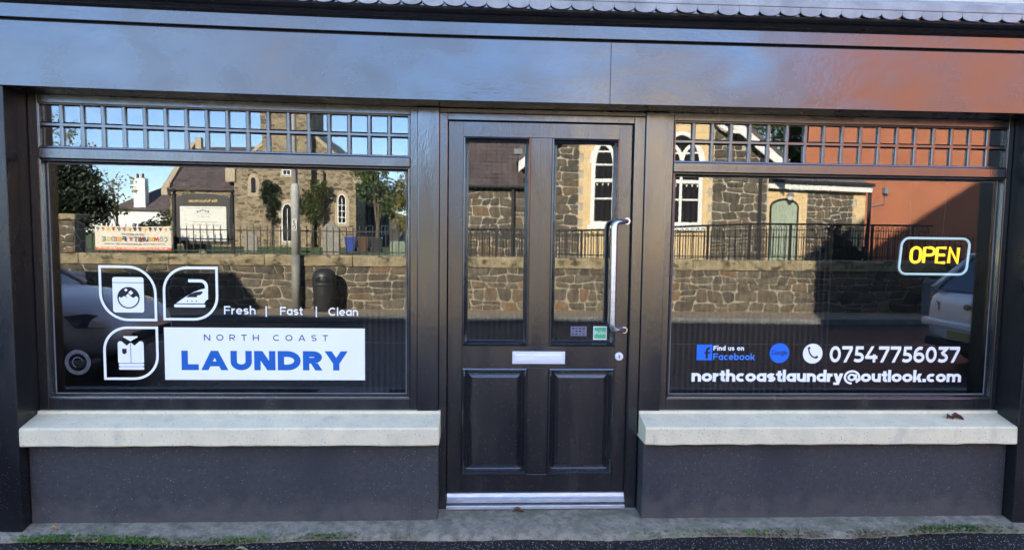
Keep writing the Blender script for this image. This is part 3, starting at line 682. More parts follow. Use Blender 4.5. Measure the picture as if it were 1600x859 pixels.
# pull handle
def bend(pts, r=.03, n=7):
    out = [Vector(pts[0])]
    for i in range(1, len(pts) - 1):
        p = Vector(pts[i]); a = (Vector(pts[i - 1]) - p).normalized(); c = (Vector(pts[i + 1]) - p).normalized()
        p0, p2 = p + a * r, p + c * r
        for k in range(n + 1):
            t = k / n; out.append(p0 * (1 - t) ** 2 + p * 2 * t * (1 - t) + p2 * t * t)
    out.append(Vector(pts[-1])); return out
b = MB(); b.tube(bend([(.806, .026, 1.566), (.724, -.048, 1.560), (.726, -.048, .992), (.808, .026, .982)], .035), .0142, 14); hd = b.build('pull_handle', 'brushed_steel', door, smooth=True)
for z in (1.566, .982):
    b = MB(); b.tube([(.807, .0262, z), (.807, .020, z)], .018, 16); b.build('rose', 'brushed_steel', hd, smooth=False)
b = MB(); b.rings(.2035, .4870, .796, .863, [(0, DY0), (0, DY0 - .007), (.003, DY0 - .009), (.006, DY0 - .009), (.0075, DY0 - .006)], cap=False); lp = b.build('letter_plate', 'plate_metal', door)
b = MB(); b.rings(.211, .4795, .8035, .8555, [(0, DY0 - .0055), (.003, DY0 - .0075), (.012, DY0 - .0085)], cap=True); b.build('flap', 'plate_metal', lp)
def disc_lock(cx, cz, r, m, y0, name, parent):
    b = MB(); n = 24; vs = []; prof = [(r, y0), (r, y0 - .007), (r * .88, y0 - .010), (r * .5, y0 - .0105)]
    for rr, y in prof: vs += [(cx + rr * math.cos(2 * math.pi * k / n), y, cz + rr * math.sin(2 * math.pi * k / n)) for k in range(n)]
    fs = [(i * n + k, i * n + (k + 1) % n, i * n + n + (k + 1) % n, i * n + n + k) for i in range(len(prof) - 1) for k in range(n)]
    fs.append(tuple((len(prof) - 1) * n + k for k in range(n))); b.add(vs, fs); return b.build(name, m, parent)
lk = disc_lock(.782, .838, .0225, 'plate_metal', DY0, 'lock_cylinder', door)
b = MB(); b.box(.7795, .7845, DY0 - .0112, DY0 - .0102, .829, .846); b.build('keyhole', 'black_hole', lk)
# weather bar and threshold strip
b = MB(); b.prism([(.070, .036), (.004, .036), (-.004, .040), (-.004, .050), (.004, .052), (.004, .060), (.012, .066), (.018, .084), (.070, .086)], -.142, .826, 'x'); b.build('weather_bar', 'aluminium', door)
b = MB(); b.box(-.146, .828, -.012, .07, .006, .026); b.build('threshold_strip', 'aluminium', shop, bev=.003)
b = MB(); b.box(-.19, .888, .0, .07, -.06, .0055); b.build('threshold', 'concrete', shop)
WARP = False

# concrete plinth and doorstep, worn front edge
b = MB(); n = 180; vs = []; fs = []
for i in range(n + 1):
    X = -2.75 + 6.2 * i / n
    e = .035 * math.sin(X * 2.1 + 1) + .02 * math.sin(X * 5.7) + random.uniform(-.008, .008)
    yf = -.235 + e * .7; zt = random.uniform(-.002, .002)
    door_bulge = math.exp(-((X - .34) / .55) ** 4)
    yf -= .05 * door_bulge
    vs += [(X, .05, -.008 + .012 * door_bulge), (X, -.12, -.014 + .006 * door_bulge + zt), (X, yf + .03, -.030 + zt * 2), (X, yf, -.045 + zt), (X, yf - .006, -.11)]
for i in range(n):
    for k in range(4):
        a = i * 5 + k; fs.append((a, a + 1, a + 6, a + 5))
b.add(vs, fs); o = b.build('plinth_step', 'moss_concrete', smooth=True); o['kind'] = 'structure'

# ------------------------------------------------------------------ lettering and stickers on the glass
GY = .0282
def sticker(name, loc, label, cat='sign', group=None): return thing(name, loc, label, cat, group)
s = sticker('window_sign', (-1.102, GY, .704), 'white rectangular vinyl panel with big blue capitals in the left window', 'sign')
b = MB(); b.box(-1.622, -.582, GY, .0298, .704, .981); b.build('panel', 'white_vinyl', s)
letters(s, 'navy_vinyl', 'NORTH COAST', .15, -1.418, -.775, .913, .945, GY - .0004, gap=.95, space=.35)
letters(s, 'blue_vinyl', 'LAUNDRY', .30, -1.536, -.672, .756, .859, GY - .0004, gap=.11)
s = sticker('window_lettering', (-.965, GY, 1.05), 'thin white words Fresh, Fast, Clean with upright strokes between them', 'lettering')
for tx, x0, x1, z0 in (('Fresh', -1.312, -1.150, 1.052), ('Fast', -1.023, -.905, 1.050), ('Clean', -.772, -.617, 1.048)):
    b = MB(); letters(s, 'white_vinyl', tx, .17, x0, x1, z0, z0 + .043, GY, gap=.14)
for x in (-1.098, -.838):
    b = MB(); b.box(x, x + .006, GY, .0298, 1.040, 1.096); b.build('stroke', 'white_vinyl', s)
# three leaf-shaped icons
def leaf_outline(x0, x1, z0, z1, sharp, r=.13):
    """rounded square, two opposite corners square, two round"""
    pts = []
    for cx, cz, a, key in ((x1, z1, 0, 'tr'), (x0, z1, 90, 'tl'), (x0, z0, 180, 'bl'), (x1, z0, 270, 'br')):
        if key in sharp: pts.append((cx, cz))
        else:
            rr = r if key not in ('tr', 'tl') or True else r
            ox = cx - rr if key in ('tr', 'br') else cx + rr; oz = cz - rr if key in ('tr', 'tl') else cz + rr
            pts += arc(ox, oz, rr, rr, a, a + 90, 10)
    return pts
def icon_frame(s, x0, x1, z0, z1, sharp, r):
    b = MB(); h = .0065; ribbon3(b, leaf_outline(x0 + h, x1 - h, z0 + h, z1 - h, sharp, r), .013, GY, True); b.build('outline', 'white_vinyl', s)
def rrect(x0, x1, z0, z1, r, n=5):
    return arc(x1 - r, z1 - r, r, r, 0, 90, n) + arc(x0 + r, z1 - r, r, r, 90, 180, n) + arc(x0 + r, z0 + r, r, r, 180, 270, n) + arc(x1 - r, z0 + r, r, r, 270, 360, n)
s = sticker('washing_machine_sticker', (-1.80, GY, 1.015), 'white leaf outline sticker with a washing machine inside', 'sticker', 'laundry icons on the window')
x0, x1, z0, z1 = -1.945, -1.654, 1.013, 1.302
icon_frame(s, x0, x1, z0, z1, ('tl', 'br'), .14)
cx = -1.797
b = MB(); flat(b, rrect(cx - .080, cx + .078, 1.058, 1.242, .012), GY); mc = b.build('machine_body', 'white_vinyl', s)
b = MB(); b.box(cx - .080, cx + .078, GY - .0004, GY - .0002, 1.212, 1.2148); b.build('lid_line', 'black_vinyl', mc)
b = MB(); b.disc(cx, 1.135, .056, GY - .0004); ribbon3(b, arc(cx, 1.135, .0545, .0545, 0, 360, 30)[:-1], .004, GY - .0008, True); dr = b.build('porthole', 'black_vinyl', mc)
b = MB(); wv = [(cx + .050 * math.cos(R(a)), 1.135 + .050 * math.sin(R(a))) for a in range(185, 356, 10)]
wv += [(cx + .047 - .094 * k / 12, 1.139 + .005 * math.sin(k * 1.6)) for k in range(13)]
flat(b, wv, GY - .0008); b.build('water', 'white_vinyl', dr)
for dx, dz, r in ((-.012, .040, .009), (.012, .026, .013), (-.002, .009, .012)):
    b = MB(); flat(b, [(cx + dx - r, 1.135 + dz), (cx + dx, 1.135 + dz - r), (cx + dx + r, 1.135 + dz), (cx + dx, 1.135 + dz + r)], GY - .0010); b.build('bubble', 'white_vinyl', dr)
s = sticker('iron_sticker', (-1.48, GY, 1.018), 'white leaf outline sticker with a clothes iron inside', 'sticker', 'laundry icons on the window')
icon_frame(s, -1.623, -1.340, 1.018, 1.300, ('tr', 'bl'), .12)
b = MB(); ribbon3(b, [(-1.492, 1.226), (-1.430, 1.226)] + arc(-1.430, 1.196, .030, .030, 90, 0, 6) + [(-1.400, 1.17)], .016, GY)
top = [(-1.556, 1.108)] + [(-1.556 + .16 * t, 1.108 + .080 * math.sin(t * 1.45)) for t in (.2, .4, .6, .8, 1.0)] + [(-1.392, 1.197), (-1.392, 1.130), (-1.404, 1.124), (-1.412, 1.108)]
flat(b, top[::-1], GY - .0003); ir = b.build('iron_body', 'white_vinyl', s)
b = MB(); flat(b, rrect(-1.567, -1.407, 1.087, 1.103, .007), GY); b.build('sole_plate', 'white_vinyl', s)
b = MB(); flat(b, [(-1.505, 1.140), (-1.450, 1.140), (-1.447, 1.150), (-1.432, 1.152), (-1.420, 1.163), (-1.420, 1.172), (-1.455, 1.168), (-1.485, 1.156)], GY - .0006); b.build('handle_hole', 'black_vinyl', ir)
for k in range(3):
    b = MB(); b.disc(-1.497 + k * .022, 1.120, .0035, GY - .0006, 8); b.build('dot', 'black_vinyl', ir)
s = sticker('shirt_sticker', (-1.79, GY, .703), 'white leaf outline sticker with a folded shirt inside', 'sticker', 'laundry icons on the window')
icon_frame(s, -1.934, -1.652, .703, .985, ('tr', 'bl'), .12)
cx = -1.794
sh = rrect(cx - .066, cx + .066, .792, .905, .010)
b = MB(); flat(b, [(cx - .066, .796), (cx - .062, .792), (cx + .062, .792), (cx + .066, .796), (cx + .066, .897), (cx + .058, .907), (cx + .046, .907), (cx + .020, .884), (cx, .901), (cx - .020, .884), (cx - .046, .907), (cx - .058, .907), (cx - .066, .897)], GY); st = b.build('shirt_body', 'white_vinyl', s)
b = MB(); flat(b, [(cx, .907), (cx + .036, .928), (cx + .036, .934), (cx - .036, .934), (cx - .036, .928)], GY); b.build('collar', 'white_vinyl', s)
for z0, z1 in ((.7745, .7895), (.757, .772)):
    b = MB(); flat(b, rrect(cx - .063, cx + .066, z0, z1, .006), GY); b.build('fold', 'white_vinyl', s)
b = MB(); b.box(cx - .0013, cx + .0013, GY - .0005, GY - .0003, .792, .901); b.build('button_line', 'black_vinyl', st)
b = MB(); flat(b, [(cx - .044, .846), (cx - .033, .838), (cx - .021, .846), (cx - .021, .868), (cx - .044, .868)], GY - .0005); b.build('pocket', 'black_vinyl', st)
# right-hand window
s = sticker('social_media_sticker', (1.372, GY, .817), 'blue square with a dark letter f beside two lines of words', 'sticker')
b = MB(); b.box(1.210, 1.296, GY, .0298, .818, .904); sq = b.build('logo_square', 'bright_blue_vinyl', s)
b = MB(); ribbon3(b, [(1.266, .828), (1.266, .868)] + arc(1.281, .870, .015, .015, 180, 85, 6), .012, GY - .0004); b.box(1.252, 1.286, GY - .0008, GY - .0006, .855, .8635); b.build('letter_f', 'black_vinyl', sq)
letters(s, 'white_vinyl', 'Find us on', .24, 1.302, 1.472, .872, .898, GY, gap=.10)
letters(s, 'pale_blue_vinyl', 'Facebook', .18, 1.302, 1.534, .820, .856, GY, gap=.11)
s = sticker('search_listing_sticker', (1.671, GY, .804), 'round blue sticker with one dark word across it', 'sticker')
b = MB(); b.disc(1.671, .859, .0555, GY); dk = b.build('disc', 'bright_blue_vinyl', s)
letters(s, 'navy_vinyl', 'Google', .19, 1.627, 1.715, .849, .876, GY - .0004, gap=.10)
s = sticker('telephone_sticker', (1.858, GY, .80), 'round white sticker with a black telephone handset', 'sticker')
b = MB(); b.disc(1.858, .857, .0555, GY); b.build('disc', 'white_vinyl', s)
b = MB(); ribbon3(b, [(1.834, .882)] + arc(1.880, .888, .046, .055, 185, 268, 8) + [(1.884, .836)], .008, GY - .0004)
ribbon3(b, [(1.829, .884), (1.842, .890)], .012, GY - .0007); ribbon3(b, [(1.872, .833), (1.887, .842)], .012, GY - .0009); b.build('handset', 'black_vinyl', s)
s = sticker('phone_number', (2.3, GY, .81), 'large white telephone number 07547756037 on the right window', 'lettering'); letters(s, 'white_vinyl', '07547756037', .20, 1.954, 2.696, .809, .899, GY, gap=.085)
s = sticker('email_address', (1.95, GY, .70), 'bold white email address in one line under the phone number', 'lettering'); letters(s, 'white_vinyl', 'northcoastlaundry@outlook.com', .245, 1.186, 2.712, .700, .764, GY, gap=.04)
# faint round seal low on the left window
s = sticker('round_seal_sticker', (-2.065, GY, .75), 'faint grey etched ring sticker low in the left window corner', 'sticker')
b = MB(); ribbon3(b, arc(-2.065, .795, .056, .056, 0, 360, 40)[:-1], .020, GY, True); b.build('ring', 'etched_vinyl', s)
b = MB(); ribbon3(b, arc(-2.065, .795, .026, .026, 20, 250, 14), .006, GY); b.build('mark', 'etched_vinyl', s)
# door stickers
GD = DY0 + .0205
s = sticker('push_sticker', (.70, GD, .925), 'square green PUSH sticker in the door glass', 'sticker')
b = MB(); b.box(.643, .716, GD, GD + .001, .925, .998); b.build('border', 'white_vinyl', s)
b = MB(); b.box(.6475, .7115, GD - .0006, GD - .0002, .931, .993); b.build('field', 'green_vinyl', s)
letters(s, 'white_vinyl', 'PUSH', .17, .652, .708, .953, .972, GD - .0009, gap=.18)
s = sticker('payment_card_sticker', (.565, GD, .95), 'small grey sticker with rows of tiny card symbols on the door glass', 'sticker')
b = MB(); b.box(.519, .606, GD, GD + .001, .945, .997); b.build('field', 'grey_vinyl', s)
for r_ in range(3):
    for c_ in range(4):
        b = MB(); X = .525 + c_ * .0195; Z = .951 + r_ * .0155; b.box(X, X + .013, GD - .0005, GD - .0002, Z, Z + .007); b.build('card_symbol', ('navy_vinyl', 'black_vinyl', 'etched_vinyl')[(r_ * 2 + c_) % 3], s)
# illuminated OPEN sign hanging inside
OY = .085
k = 1 + (OY - .02) / 3.733
def op(x, z): return (x * k, 1.487 + (z - 1.487) * k)
s = thing('open_sign', (2.51 * k, OY, 1.29), 'lit OPEN sign, yellow letters in a pale rounded tube frame', 'sign')
o0 = op(2.318, 1.300); o1 = op(2.702, 1.496)
pts = rrect(o0[0], o1[0], o0[1], o1[1], .042, 7)
b = MB(); b.tube([(p[0] + (p[1] - 1.4) * .06, OY, p[1]) for p in pts], .0065, 8, True); b.build('tube_frame', 'ice_tube', s, smooth=True)
b = MB(); b.tube([(p[0] + (p[1] - 1.4) * .06, OY + .012, p[1]) for p in pts], .0085, 8, True); b.build('backing_frame', 'wire_black', s, smooth=True)
def stroke(pts, parent):
    P = [op(2.373 + p[0] * .276, 1.3625 + p[1] * .084) for p in pts]
    b = MB(); b.tube([(q[0] + (q[1] - 1.4) * .04, OY, q[1]) for q in P], .0078, 8); return b.build('letter_tube', 'yellow_tube', parent, smooth=True)
def cl(pts): return pts + pts[:2]
stroke(cl(arc(.115, .68, .095, .30, 0, 180, 8) + arc(.115, .32, .095, .30, 180, 360, 8)), s)
stroke([(.285, .0), (.285, .98), (.40, .98)] + arc(.405, .74, .09, .24, 90, -90, 8) + [(.30, .5)], s)
stroke([(.715, .98), (.545, .98), (.545, .02), (.715, .02)], s); stroke([(.55, .52), (.70, .52)], s)
stroke([(.80, .0), (.80, .98), (.98, .02), (.98, 1.0)], s)
b = MB(); b.tube([(2.60, OY + .01, 1.495), (2.62, OY + .02, 1.83)], .0018, 6); b.tube([(2.42, OY + .01, 1.495), (2.40, OY + .02, 1.83)], .0018, 6); b.build('hanging_wire', 'wire_black', s)
#PART3
# ------------------------------------------------------------------ neighbours on the shop's side of the street
nb = thing('neighbour_house', (-13, 0, 0), 'tall cream terraced house beyond the left end of the shop', 'house')
b = MB(); b.box(-20, -8.96, .05, 6, -.1, 5.85); b.build('wall', 'cream_render', nb)
b = MB(); b.add([(-20, -.02, 5.851), (-8.96, -.02, 5.851), (-8.96, 6.2, 5.851), (-20, 6.2, 5.851), (-18.2, 3.1, 6.95), (-10.7, 3.1, 6.95)], [(0, 1, 5, 4), (1, 2, 5), (2, 3, 4, 5), (3, 0, 4), (3, 2, 1, 0)]); b.build('roof', 'shop_roof', nb)
for x in (-18.5, -16, -13.5, -11):
    for z in (1.0, 3.6):
        b = MB(); b.rings(x, x + .9, z, z + 1.3, [(0, .05), (0, .02), (.07, .02), (.07, .045)]); w = b.build('window', 'white_paint', nb)
        b = MB(); b.box(x + .07, x + .83, .04, .047, z + .07, z + 1.23); b.build('pane', 'dark_pane', w)
gb = thing('gabled_house', (10, 0, 0), 'high gable-fronted house beyond the right end of the shop', 'house')
b = MB(); b.prism([(3.27, -.1), (17.5, -.1), (17.5, 8.4), (10.4, 13.0), (3.27, 8.35)], .05, 9, 'y'); b.build('wall', 'cream_render', gb)
b = MB(); b.prism([(3.15, 8.28), (10.4, 13.02), (17.6, 8.33), (17.6, 8.48), (10.4, 13.2), (3.15, 8.43)], -.05, 9.1, 'y'); b.build('roof', 'shop_roof', gb)
for x in (5, 8, 11.5, 14.5):
    for z in (1.0, 3.6, 6.2):
        b = MB(); b.rings(x, x + 1, z, z + 1.4, [(0, .05), (0, .02), (.07, .02), (.07, .045)]); w = b.build('window', 'white_paint', gb)
        b = MB(); b.box(x + .07, x + .93, .04, .047, z + .07, z + 1.33); b.build('pane', 'dark_pane', w)

# ------------------------------------------------------------------ stonework
rs = random.Random(11)
def course_wave(x, z): return .026 * math.sin(x * 4.3 + z * 17) + .017 * math.sin(x * 9.7 + z * 31)
def joint_lean(x, z): return .055 * math.sin(x * 57.3 + z * 23.7)
def stone_mesh(mb, x0, x1, z0, z1, y, out, lim, gap=.005):
    """one rubble stone with uneven corners, its face standing proud towards +y"""
    w, h = x1 - x0, z1 - z0
    j = lambda a: rs.uniform(-a, a)
    cs = []
    for (cx, cz, dx, dz) in ((x0 + gap, z0 + gap, 1, 1), (x1 - gap, z0 + gap, -1, 1), (x1 - gap, z1 - gap, -1, -1), (x0 + gap, z1 - gap, 1, -1)):
        c = rs.uniform(.06, .30) * min(w, h)
        a = (cx + dx * c, cz + rs.uniform(0, .012) * dz); e = (cx + rs.uniform(0, .012) * dx, cz + dz * c)
        cs += [e, a] if (dx, dz) in ((1, 1), (-1, -1)) else [a, e]
    mx_, mz_ = (x0 + x1) / 2, (z0 + z1) / 2
    n = len(cs); d = out * rs.uniform(.6, 1.3)
    vs = [(p[0], y, p[1]) for p in cs] + [(p[0] * .965 + mx_ * .035, y + d * .75, p[1] * .965 + mz_ * .035) for p in cs]
    def bend_(v):
        u = (v[2] - (z0 + z1) / 2)
        dx = ((joint_lean(x0, lim[4]) * (x1 - v[0]) / w if x0 > lim[0] + .01 else 0) + (joint_lean(x1, lim[4]) * (v[0] - x0) / w if x1 < lim[1] - .01 else 0)) * u / max(h, .12) * 1.6
        tz = (v[2] - z0) / h; dz = 0
        if z0 > lim[2] + .01: dz += course_wave(v[0], z0) * (1 - tz)
        if z1 < lim[3] - .01: dz += course_wave(v[0], z1) * tz
        return (v[0] + dx, v[1], v[2] + dz)
    vs.append((mx_ + j(w * .15), y + d, mz_ + j(h * .15)))
    fs = [(i, (i + 1) % n, n + (i + 1) % n, n + i) for i in range(n)] + [(n + i, n + (i + 1) % n, 2 * n) for i in range(n)]
    mb.add([bend_(v) for v in vs], fs)
def stones(parent, x0, x1, z0, z1, y, out=.03, hmin=.13, hmax=.24, wmin=.16, wmax=.46, hole=None, top=None):
    z = z0; n = 0
    while z < z1 - .03:
        h = min(rs.uniform(hmin, hmax), z1 - z)
        if z1 - (z + h) < .07: h = z1 - z
        x = x0
        while x < x1 - .02:
            w = rs.uniform(wmin, wmax)
            if x1 - (x + w) < wmin * .7: w = x1 - x
            za, zb = z, z + h
            if top and zb > top(x + w / 2): x += w; continue
            if not (hole and hole(x, x + w, za, zb)):
                if h > .17 and rs.random() < .22:
                    m = za + h * rs.uniform(.4, .6)
                    segs = [(za, m), (m, zb)]
                else: segs = [(za, zb)]
                for s0, s1 in segs:
                    b = MB(); stone_mesh(b, x, x + w, s0, s1, y, out, (x0, x1, z0, z1, z))
                    b.build('stone', 'rubble_%d' % rs.choice([0, 0, 1, 1, 2, 3, 3, 4] if rs.random() < .5 else [0, 1, 3]), parent); n += 1
            x += w
        z += h
    return n

# boundary wall across the road
WY = -11.0
bw = thing('boundary_wall', (1, WY - .2, -.1), 'long low rubble stone wall with pale coping across the road', 'wall')
b = MB(); b.box(-30, 30, WY - .38, WY, -.2, .79); core = b.build('mortar_core', 'mortar', bw)
stones(bw, -9.2, 11.6, -.10, .79, WY, .028, .13, .27, .18, .50)
x = -30
while x < 30:
    L = rs.uniform(1.3, 2.1); dz = rs.uniform(-.008, .008)
    b = MB(); n = 6
    prof = [(WY + .045, .792), (WY + .052, .965 + dz), (WY + .02, 1.005 + dz), (WY - .40, 1.01 + dz), (WY - .43, .80)]
    b.prism(prof, x + .008, x + L - .008, 'x', n)
    b.v = [(q[0], q[1] + (rs.uniform(-.012, .012) if abs(q[0] - x) > .02 else 0), q[2] + rs.uniform(-.008, .008)) for q in b.v]
    b.build('coping_stone', 'coping_stone', bw); x += L
pr = thing('gate_pier', (-8.32, WY - .1, -.1), 'square stone gate pier with a flat cap, left end of the wall', 'gate pier')
b = MB(); b.box(-8.52, -8.10, WY - .35, WY + .06, 1.012, 1.66); b.build('mortar_core', 'school_rubble', pr)
stones(pr, -8.52, -8.10, 1.012, 1.66, WY + .06, .02, .14, .22, .18, .3)
b = MB(); b.box(-8.58, -8.04, WY - .42, WY + .12, 1.66, 1.79); b.build('cap', 'coping_stone', pr, bev=.03)

# street railing on the wall
ry = WY - .16
rl = thing('street_railing', (0, ry, 1.0), 'black iron railing with plain spike bars standing on the wall coping', 'railing')
for z in (1.505, 1.075):
    b = MB(); b.box(-8.04, 13.0, ry - .006, ry + .006, z - .012, z + .012); b.build('rail', 'iron_black', rl)
b = MB(); b.tube([(-8.0, ry, .99), (-8.0, ry, 1.57)], .011, 6); b.tube([(-8.0, ry, 1.57), (-8.0, ry, 1.63)], [.011, .001], 6); bar0 = b.build('bar', 'iron_black', rl)
x = .136
while x < 20.9:
    copy_part(bar0, rl, dx=x); x += .136
# ramp railing with hoops in front of the school house
ry2 = -12.7
rr_ = thing('ramp_railing', (5, ry2, .6), 'black hooped handrail climbing the ramp before the old school', 'railing')
def topz(X): return 1.60 + max(0, min(1, (X - 2.5) / 4.2)) * .22
pts = [(X, ry2, topz(X)) for X in (-.6, 2.5, 4.5, 6.7, 11.0)]
b = MB(); b.tube(pts, .024, 8); b.build('handrail', 'iron_black', rr_, smooth=True)
for dz in (.14, .75):
    b = MB(); b.tube([(p[0], ry2, p[2] - dz) for p in pts], .011, 6); b.build('rail', 'iron_black', rr_)
x = -.5; i = 0
while x < 11:
    z = topz(x)
    if i % 8 == 0:
        b = MB(); b.box(x - .026, x + .026, ry2 - .026, ry2 + .026, .58, z); b.build('post', 'iron_black', rr_)
    else:
        b = MB(); a = [(x - .032 + .0, ry2, z - .75), (x - .032, ry2, z - .10)] + [(x + .032 * math.cos(R(t)), ry2, z - .10 + .05 * math.sin(R(t))) for t in (150, 120, 90, 60, 30)] + [(x + .032, ry2, z - .10), (x + .032, ry2, z - .75)]
        b.tube(a, .010, 5); b.build('hoop', 'iron_black', rr_)
    x += .125; i += 1
# banner on the railing
bn = thing('railing_banner', (-7.03, WY - .13, 1.05), 'white banner with coloured bunting reading COMMUNITY FRIDGE tied to railings', 'banner')
BY = WY - .125
vs = []; fs = []; n = 24
def ban(x, u): return BY + .012 * math.sin((x + 7.8) * 6) * (1 - u * .5)
for i in range(n + 1):
    X = -7.79 + 1.53 * i / n
    for u in (0, .12, .5, 1.0): vs.append((X, ban(X, u), 1.065 + .50 * u - (.015 * math.sin(i / n * 3.14) if u == 1 else 0)))
for i in range(n):
    for k in range(3): a = i * 4 + k; fs.append((a, a + 4, a + 5, a + 1))
b = MB(); b.add(vs, fs); sheet_ = b.build('sheet', 'banner_white', bn, smooth=True)
FY = BY + .016
b = MB(); b.box(-7.79, -6.26, FY - .002, FY, 1.066, 1.125); b.build('red_band', 'print_coral', sheet_)
cols = ['teal', 'coral', 'yellow', 'red', 'green', 'pink', 'yellow', 'navy', 'maroon', 'yellow', 'maroon', 'green', 'maroon', 'yellow', 'teal']
for i, c in enumerate(cols):
    X = -7.76 + i * .104; b = MB(); b.add([(X, FY, 1.535), (X + .075, FY, 1.535), (X + .038, FY, 1.455)], [(0, 1, 2)]); b.build('bunting', 'print_' + c, sheet_)
word = 'COMMUNITY FRIDGE'; wc = ['teal', 'grey', 'red', 'yellow', 'navy', 'maroon', 'teal', 'grey', 'red', '', 'navy', 'yellow', 'coral', 'grey', 'yellow', 'teal']
Xc = -6.33
for ch, c in zip(word, wc):
    if ch == ' ': Xc -= .035; continue
    wd = .052 if ch == 'I' else .088 if ch == 'M' else .076
    wg = .022 if ch == 'I' else wd
    b = MB(); lettering(b, ch, .22, Xc - wg, Xc, 1.245, 1.345, FY, face=1, lift=.0004); b.build('letter', 'print_' + c, sheet_); Xc -= wg + .016
for z, a, c in ((1.385, -7.25, -6.80), (1.185, -7.60, -6.45), (1.092, -7.72, -6.34)):
    X = a
    b = MB()
    while X < c:
        L = rs.uniform(.04, .11); b.box(X, X + L, FY + .0004, FY + .001, z, z + .022); X += L + .022
    b.build('small_print', 'print_grey' if z > 1.1 else 'banner_white', sheet_)
# notice board
nbz = thing('notice_board', (-5.78, -11.6, .6), 'black framed churchyard notice board with gold heading and white panel', 'notice board')
for X in (-6.385, -5.175):
    b = MB(); b.lathe([(.042, .6), (.042, 2.22), (.055, 2.23), (.055, 2.25), (.02, 2.27), (.045, 2.30), (.045, 2.33), (.02, 2.36)], X, -11.6, 12); b.build('post', 'iron_black', nbz, smooth=False)
ay = -11.6
b = MB(); b.prism([(-6.34, 1.20), (-5.22, 1.20), (-5.22, 2.17)] + [(-5.78 + .56 * math.cos(R(a)), 2.17 + .10 * math.sin(R(a))) for a in range(10, 180, 15)] + [(-6.34, 2.17)], ay - .03, ay + .02, 'y'); bd = b.build('board', 'iron_black', nbz)
b = MB(); b.box(-6.26, -5.30, ay + .021, ay + .026, 1.27, 2.00); pn = b.build('panel', 'board_white', nbz)
letters(nbz, 'gold_paint', 'Old School House', .2, -6.08, -5.48, 2.085, 2.15, ay + .024, face=1, gap=.14, lift=.0004)
b = MB()
for k in range(5):
    X = -5.78 + (k - 2) * .055; b.disc(X, 1.915 - abs(k - 2) * .014, .020, ay + .028, 8)
b.build('crest', 'navy_vinyl', pn)
for z, a, c in ((1.96, -6.15, -5.40), (1.84, -5.98, -5.58), (1.78, -5.9, -5.65), (1.66, -6.0, -5.55), (1.60, -6.05, -5.52), (1.45, -5.95, -5.62)):
    b = MB(); X = a
    while X < c:
        L = rs.uniform(.03, .08); b.box(X, X + L, ay + .0265, ay + .0275, z, z + .012); X += L + .018
    b.build('small_print', 'print_grey', pn)
# street furniture on the far pavement
lp_ = thing('street_lamp', (-3.66, -10.82, -.1), 'grey steel street lamp column numbered 20 beside the litter bin', 'street lamp')
b = MB(); b.lathe([(.088, -.12), (.088, 1.02)], -3.66, -10.82, 16); b.build('base', 'post_dark', lp_, smooth=True)
b = MB(); b.lathe([(.086, 1.02), (.086, 2.38), (.06, 2.46)], -3.66, -10.82, 16); b.build('lower_column', 'post_paint', lp_, smooth=True)
b = MB(); b.tube([(-3.66, -10.82, 2.44), (-3.70, -10.82, 4.2), (-3.72, -10.80, 6.8), (-3.72, -10.5, 7.1), (-3.72, -9.6, 7.2)], [.056, .05, .045, .04, .035], 12); b.build('upper_column', 'post_paint', lp_, smooth=True)
b = MB(); b.box(-3.82, -3.62, -9.9, -9.2, 7.12, 7.26); b.build('lantern', 'pillar_grey', lp_, bev=.03)
b = MB(); b.box(-3.70, -3.61, -10.735, -10.729, 1.52, 1.74); pl = b.build('number_plate', 'board_white', lp_)
for ch, z in (('2', 1.64), ('0', 1.54)):
    b = MB(); lettering(b, ch, .2, -3.685, -3.625, z, z + .085, -10.7275, face=1); b.build('digit', 'iron_black', pl)
lb = thing('litter_bin', (-3.04, -10.60, -.1), 'black domed plastic litter bin standing against the stone wall', 'litter bin')
bx, by = -3.04, -10.60
b = MB(); b.lathe([(.20, -.10), (.215, -.08), (.225, .30), (.235, .52), (.238, .56), (.225, .64), (.19, .705), (.12, .75), (.04, .765)], bx, by, 24); b.build('body', 'bin_plastic', lb, smooth=True)
b = MB(); b.lathe([(.242, .42), (.246, .43), (.246, .455), (.242, .465)], bx, by, 24, cap=False); b.build('band', 'bin_plastic', lb)
vs = []; n = 18
for k in range(n):
    a = 2 * math.pi * k / n; th = R(90) + .62 * math.cos(a); z = .555 + .055 * math.sin(a) - .02 * math.cos(a) ** 2
    vs.append((bx + .246 * math.cos(th), by + .246 * math.sin(th), z))
b = MB(); b.add(vs, [tuple(range(n))]); b.build('mouth', 'black_hole', lb)
fp = thing('feeder_pillar', (9.78, -10.6, -.1), 'grey service pillar with chamfered top behind the silver car', 'service pillar')
b = MB(); b.prism([(9.57, -.1), (9.99, -.1), (9.99, .58), (9.93, .65), (9.63, .65), (9.57, .58)], -10.8, -10.5, 'y'); b.build('body', 'pillar_grey', fp, bev=.01)
b = MB(); b.box(9.62, 9.94, -10.4985, -10.494, .02, .50); b.build('door_panel', 'pillar_grey', fp, bev=.002)
gc = thing('meter_cabinet', (-6.05, -12.0, .6), 'pale green meter cabinet under the notice board', 'cabinet')
b = MB(); b.box(-6.30, -5.84, -12.2, -11.85, .6, 1.22); b.build('body', 'cabinet_green', gc, bev=.01)
b = MB(); b.box(-6.27, -5.87, -11.849, -11.84, .65, 1.18); b.build('door', 'cabinet_green', gc, bev=.003)
gc = thing('oil_tank', (-2.4, -18, .6), 'pale green squat tank at the churchyard edge, right of the bins', 'tank')
b = MB(); b.box(-2.62, -1.95, -18.4, -18.0, .6, 1.24); b.build('body', 'cabinet_green', gc, bev=.04)
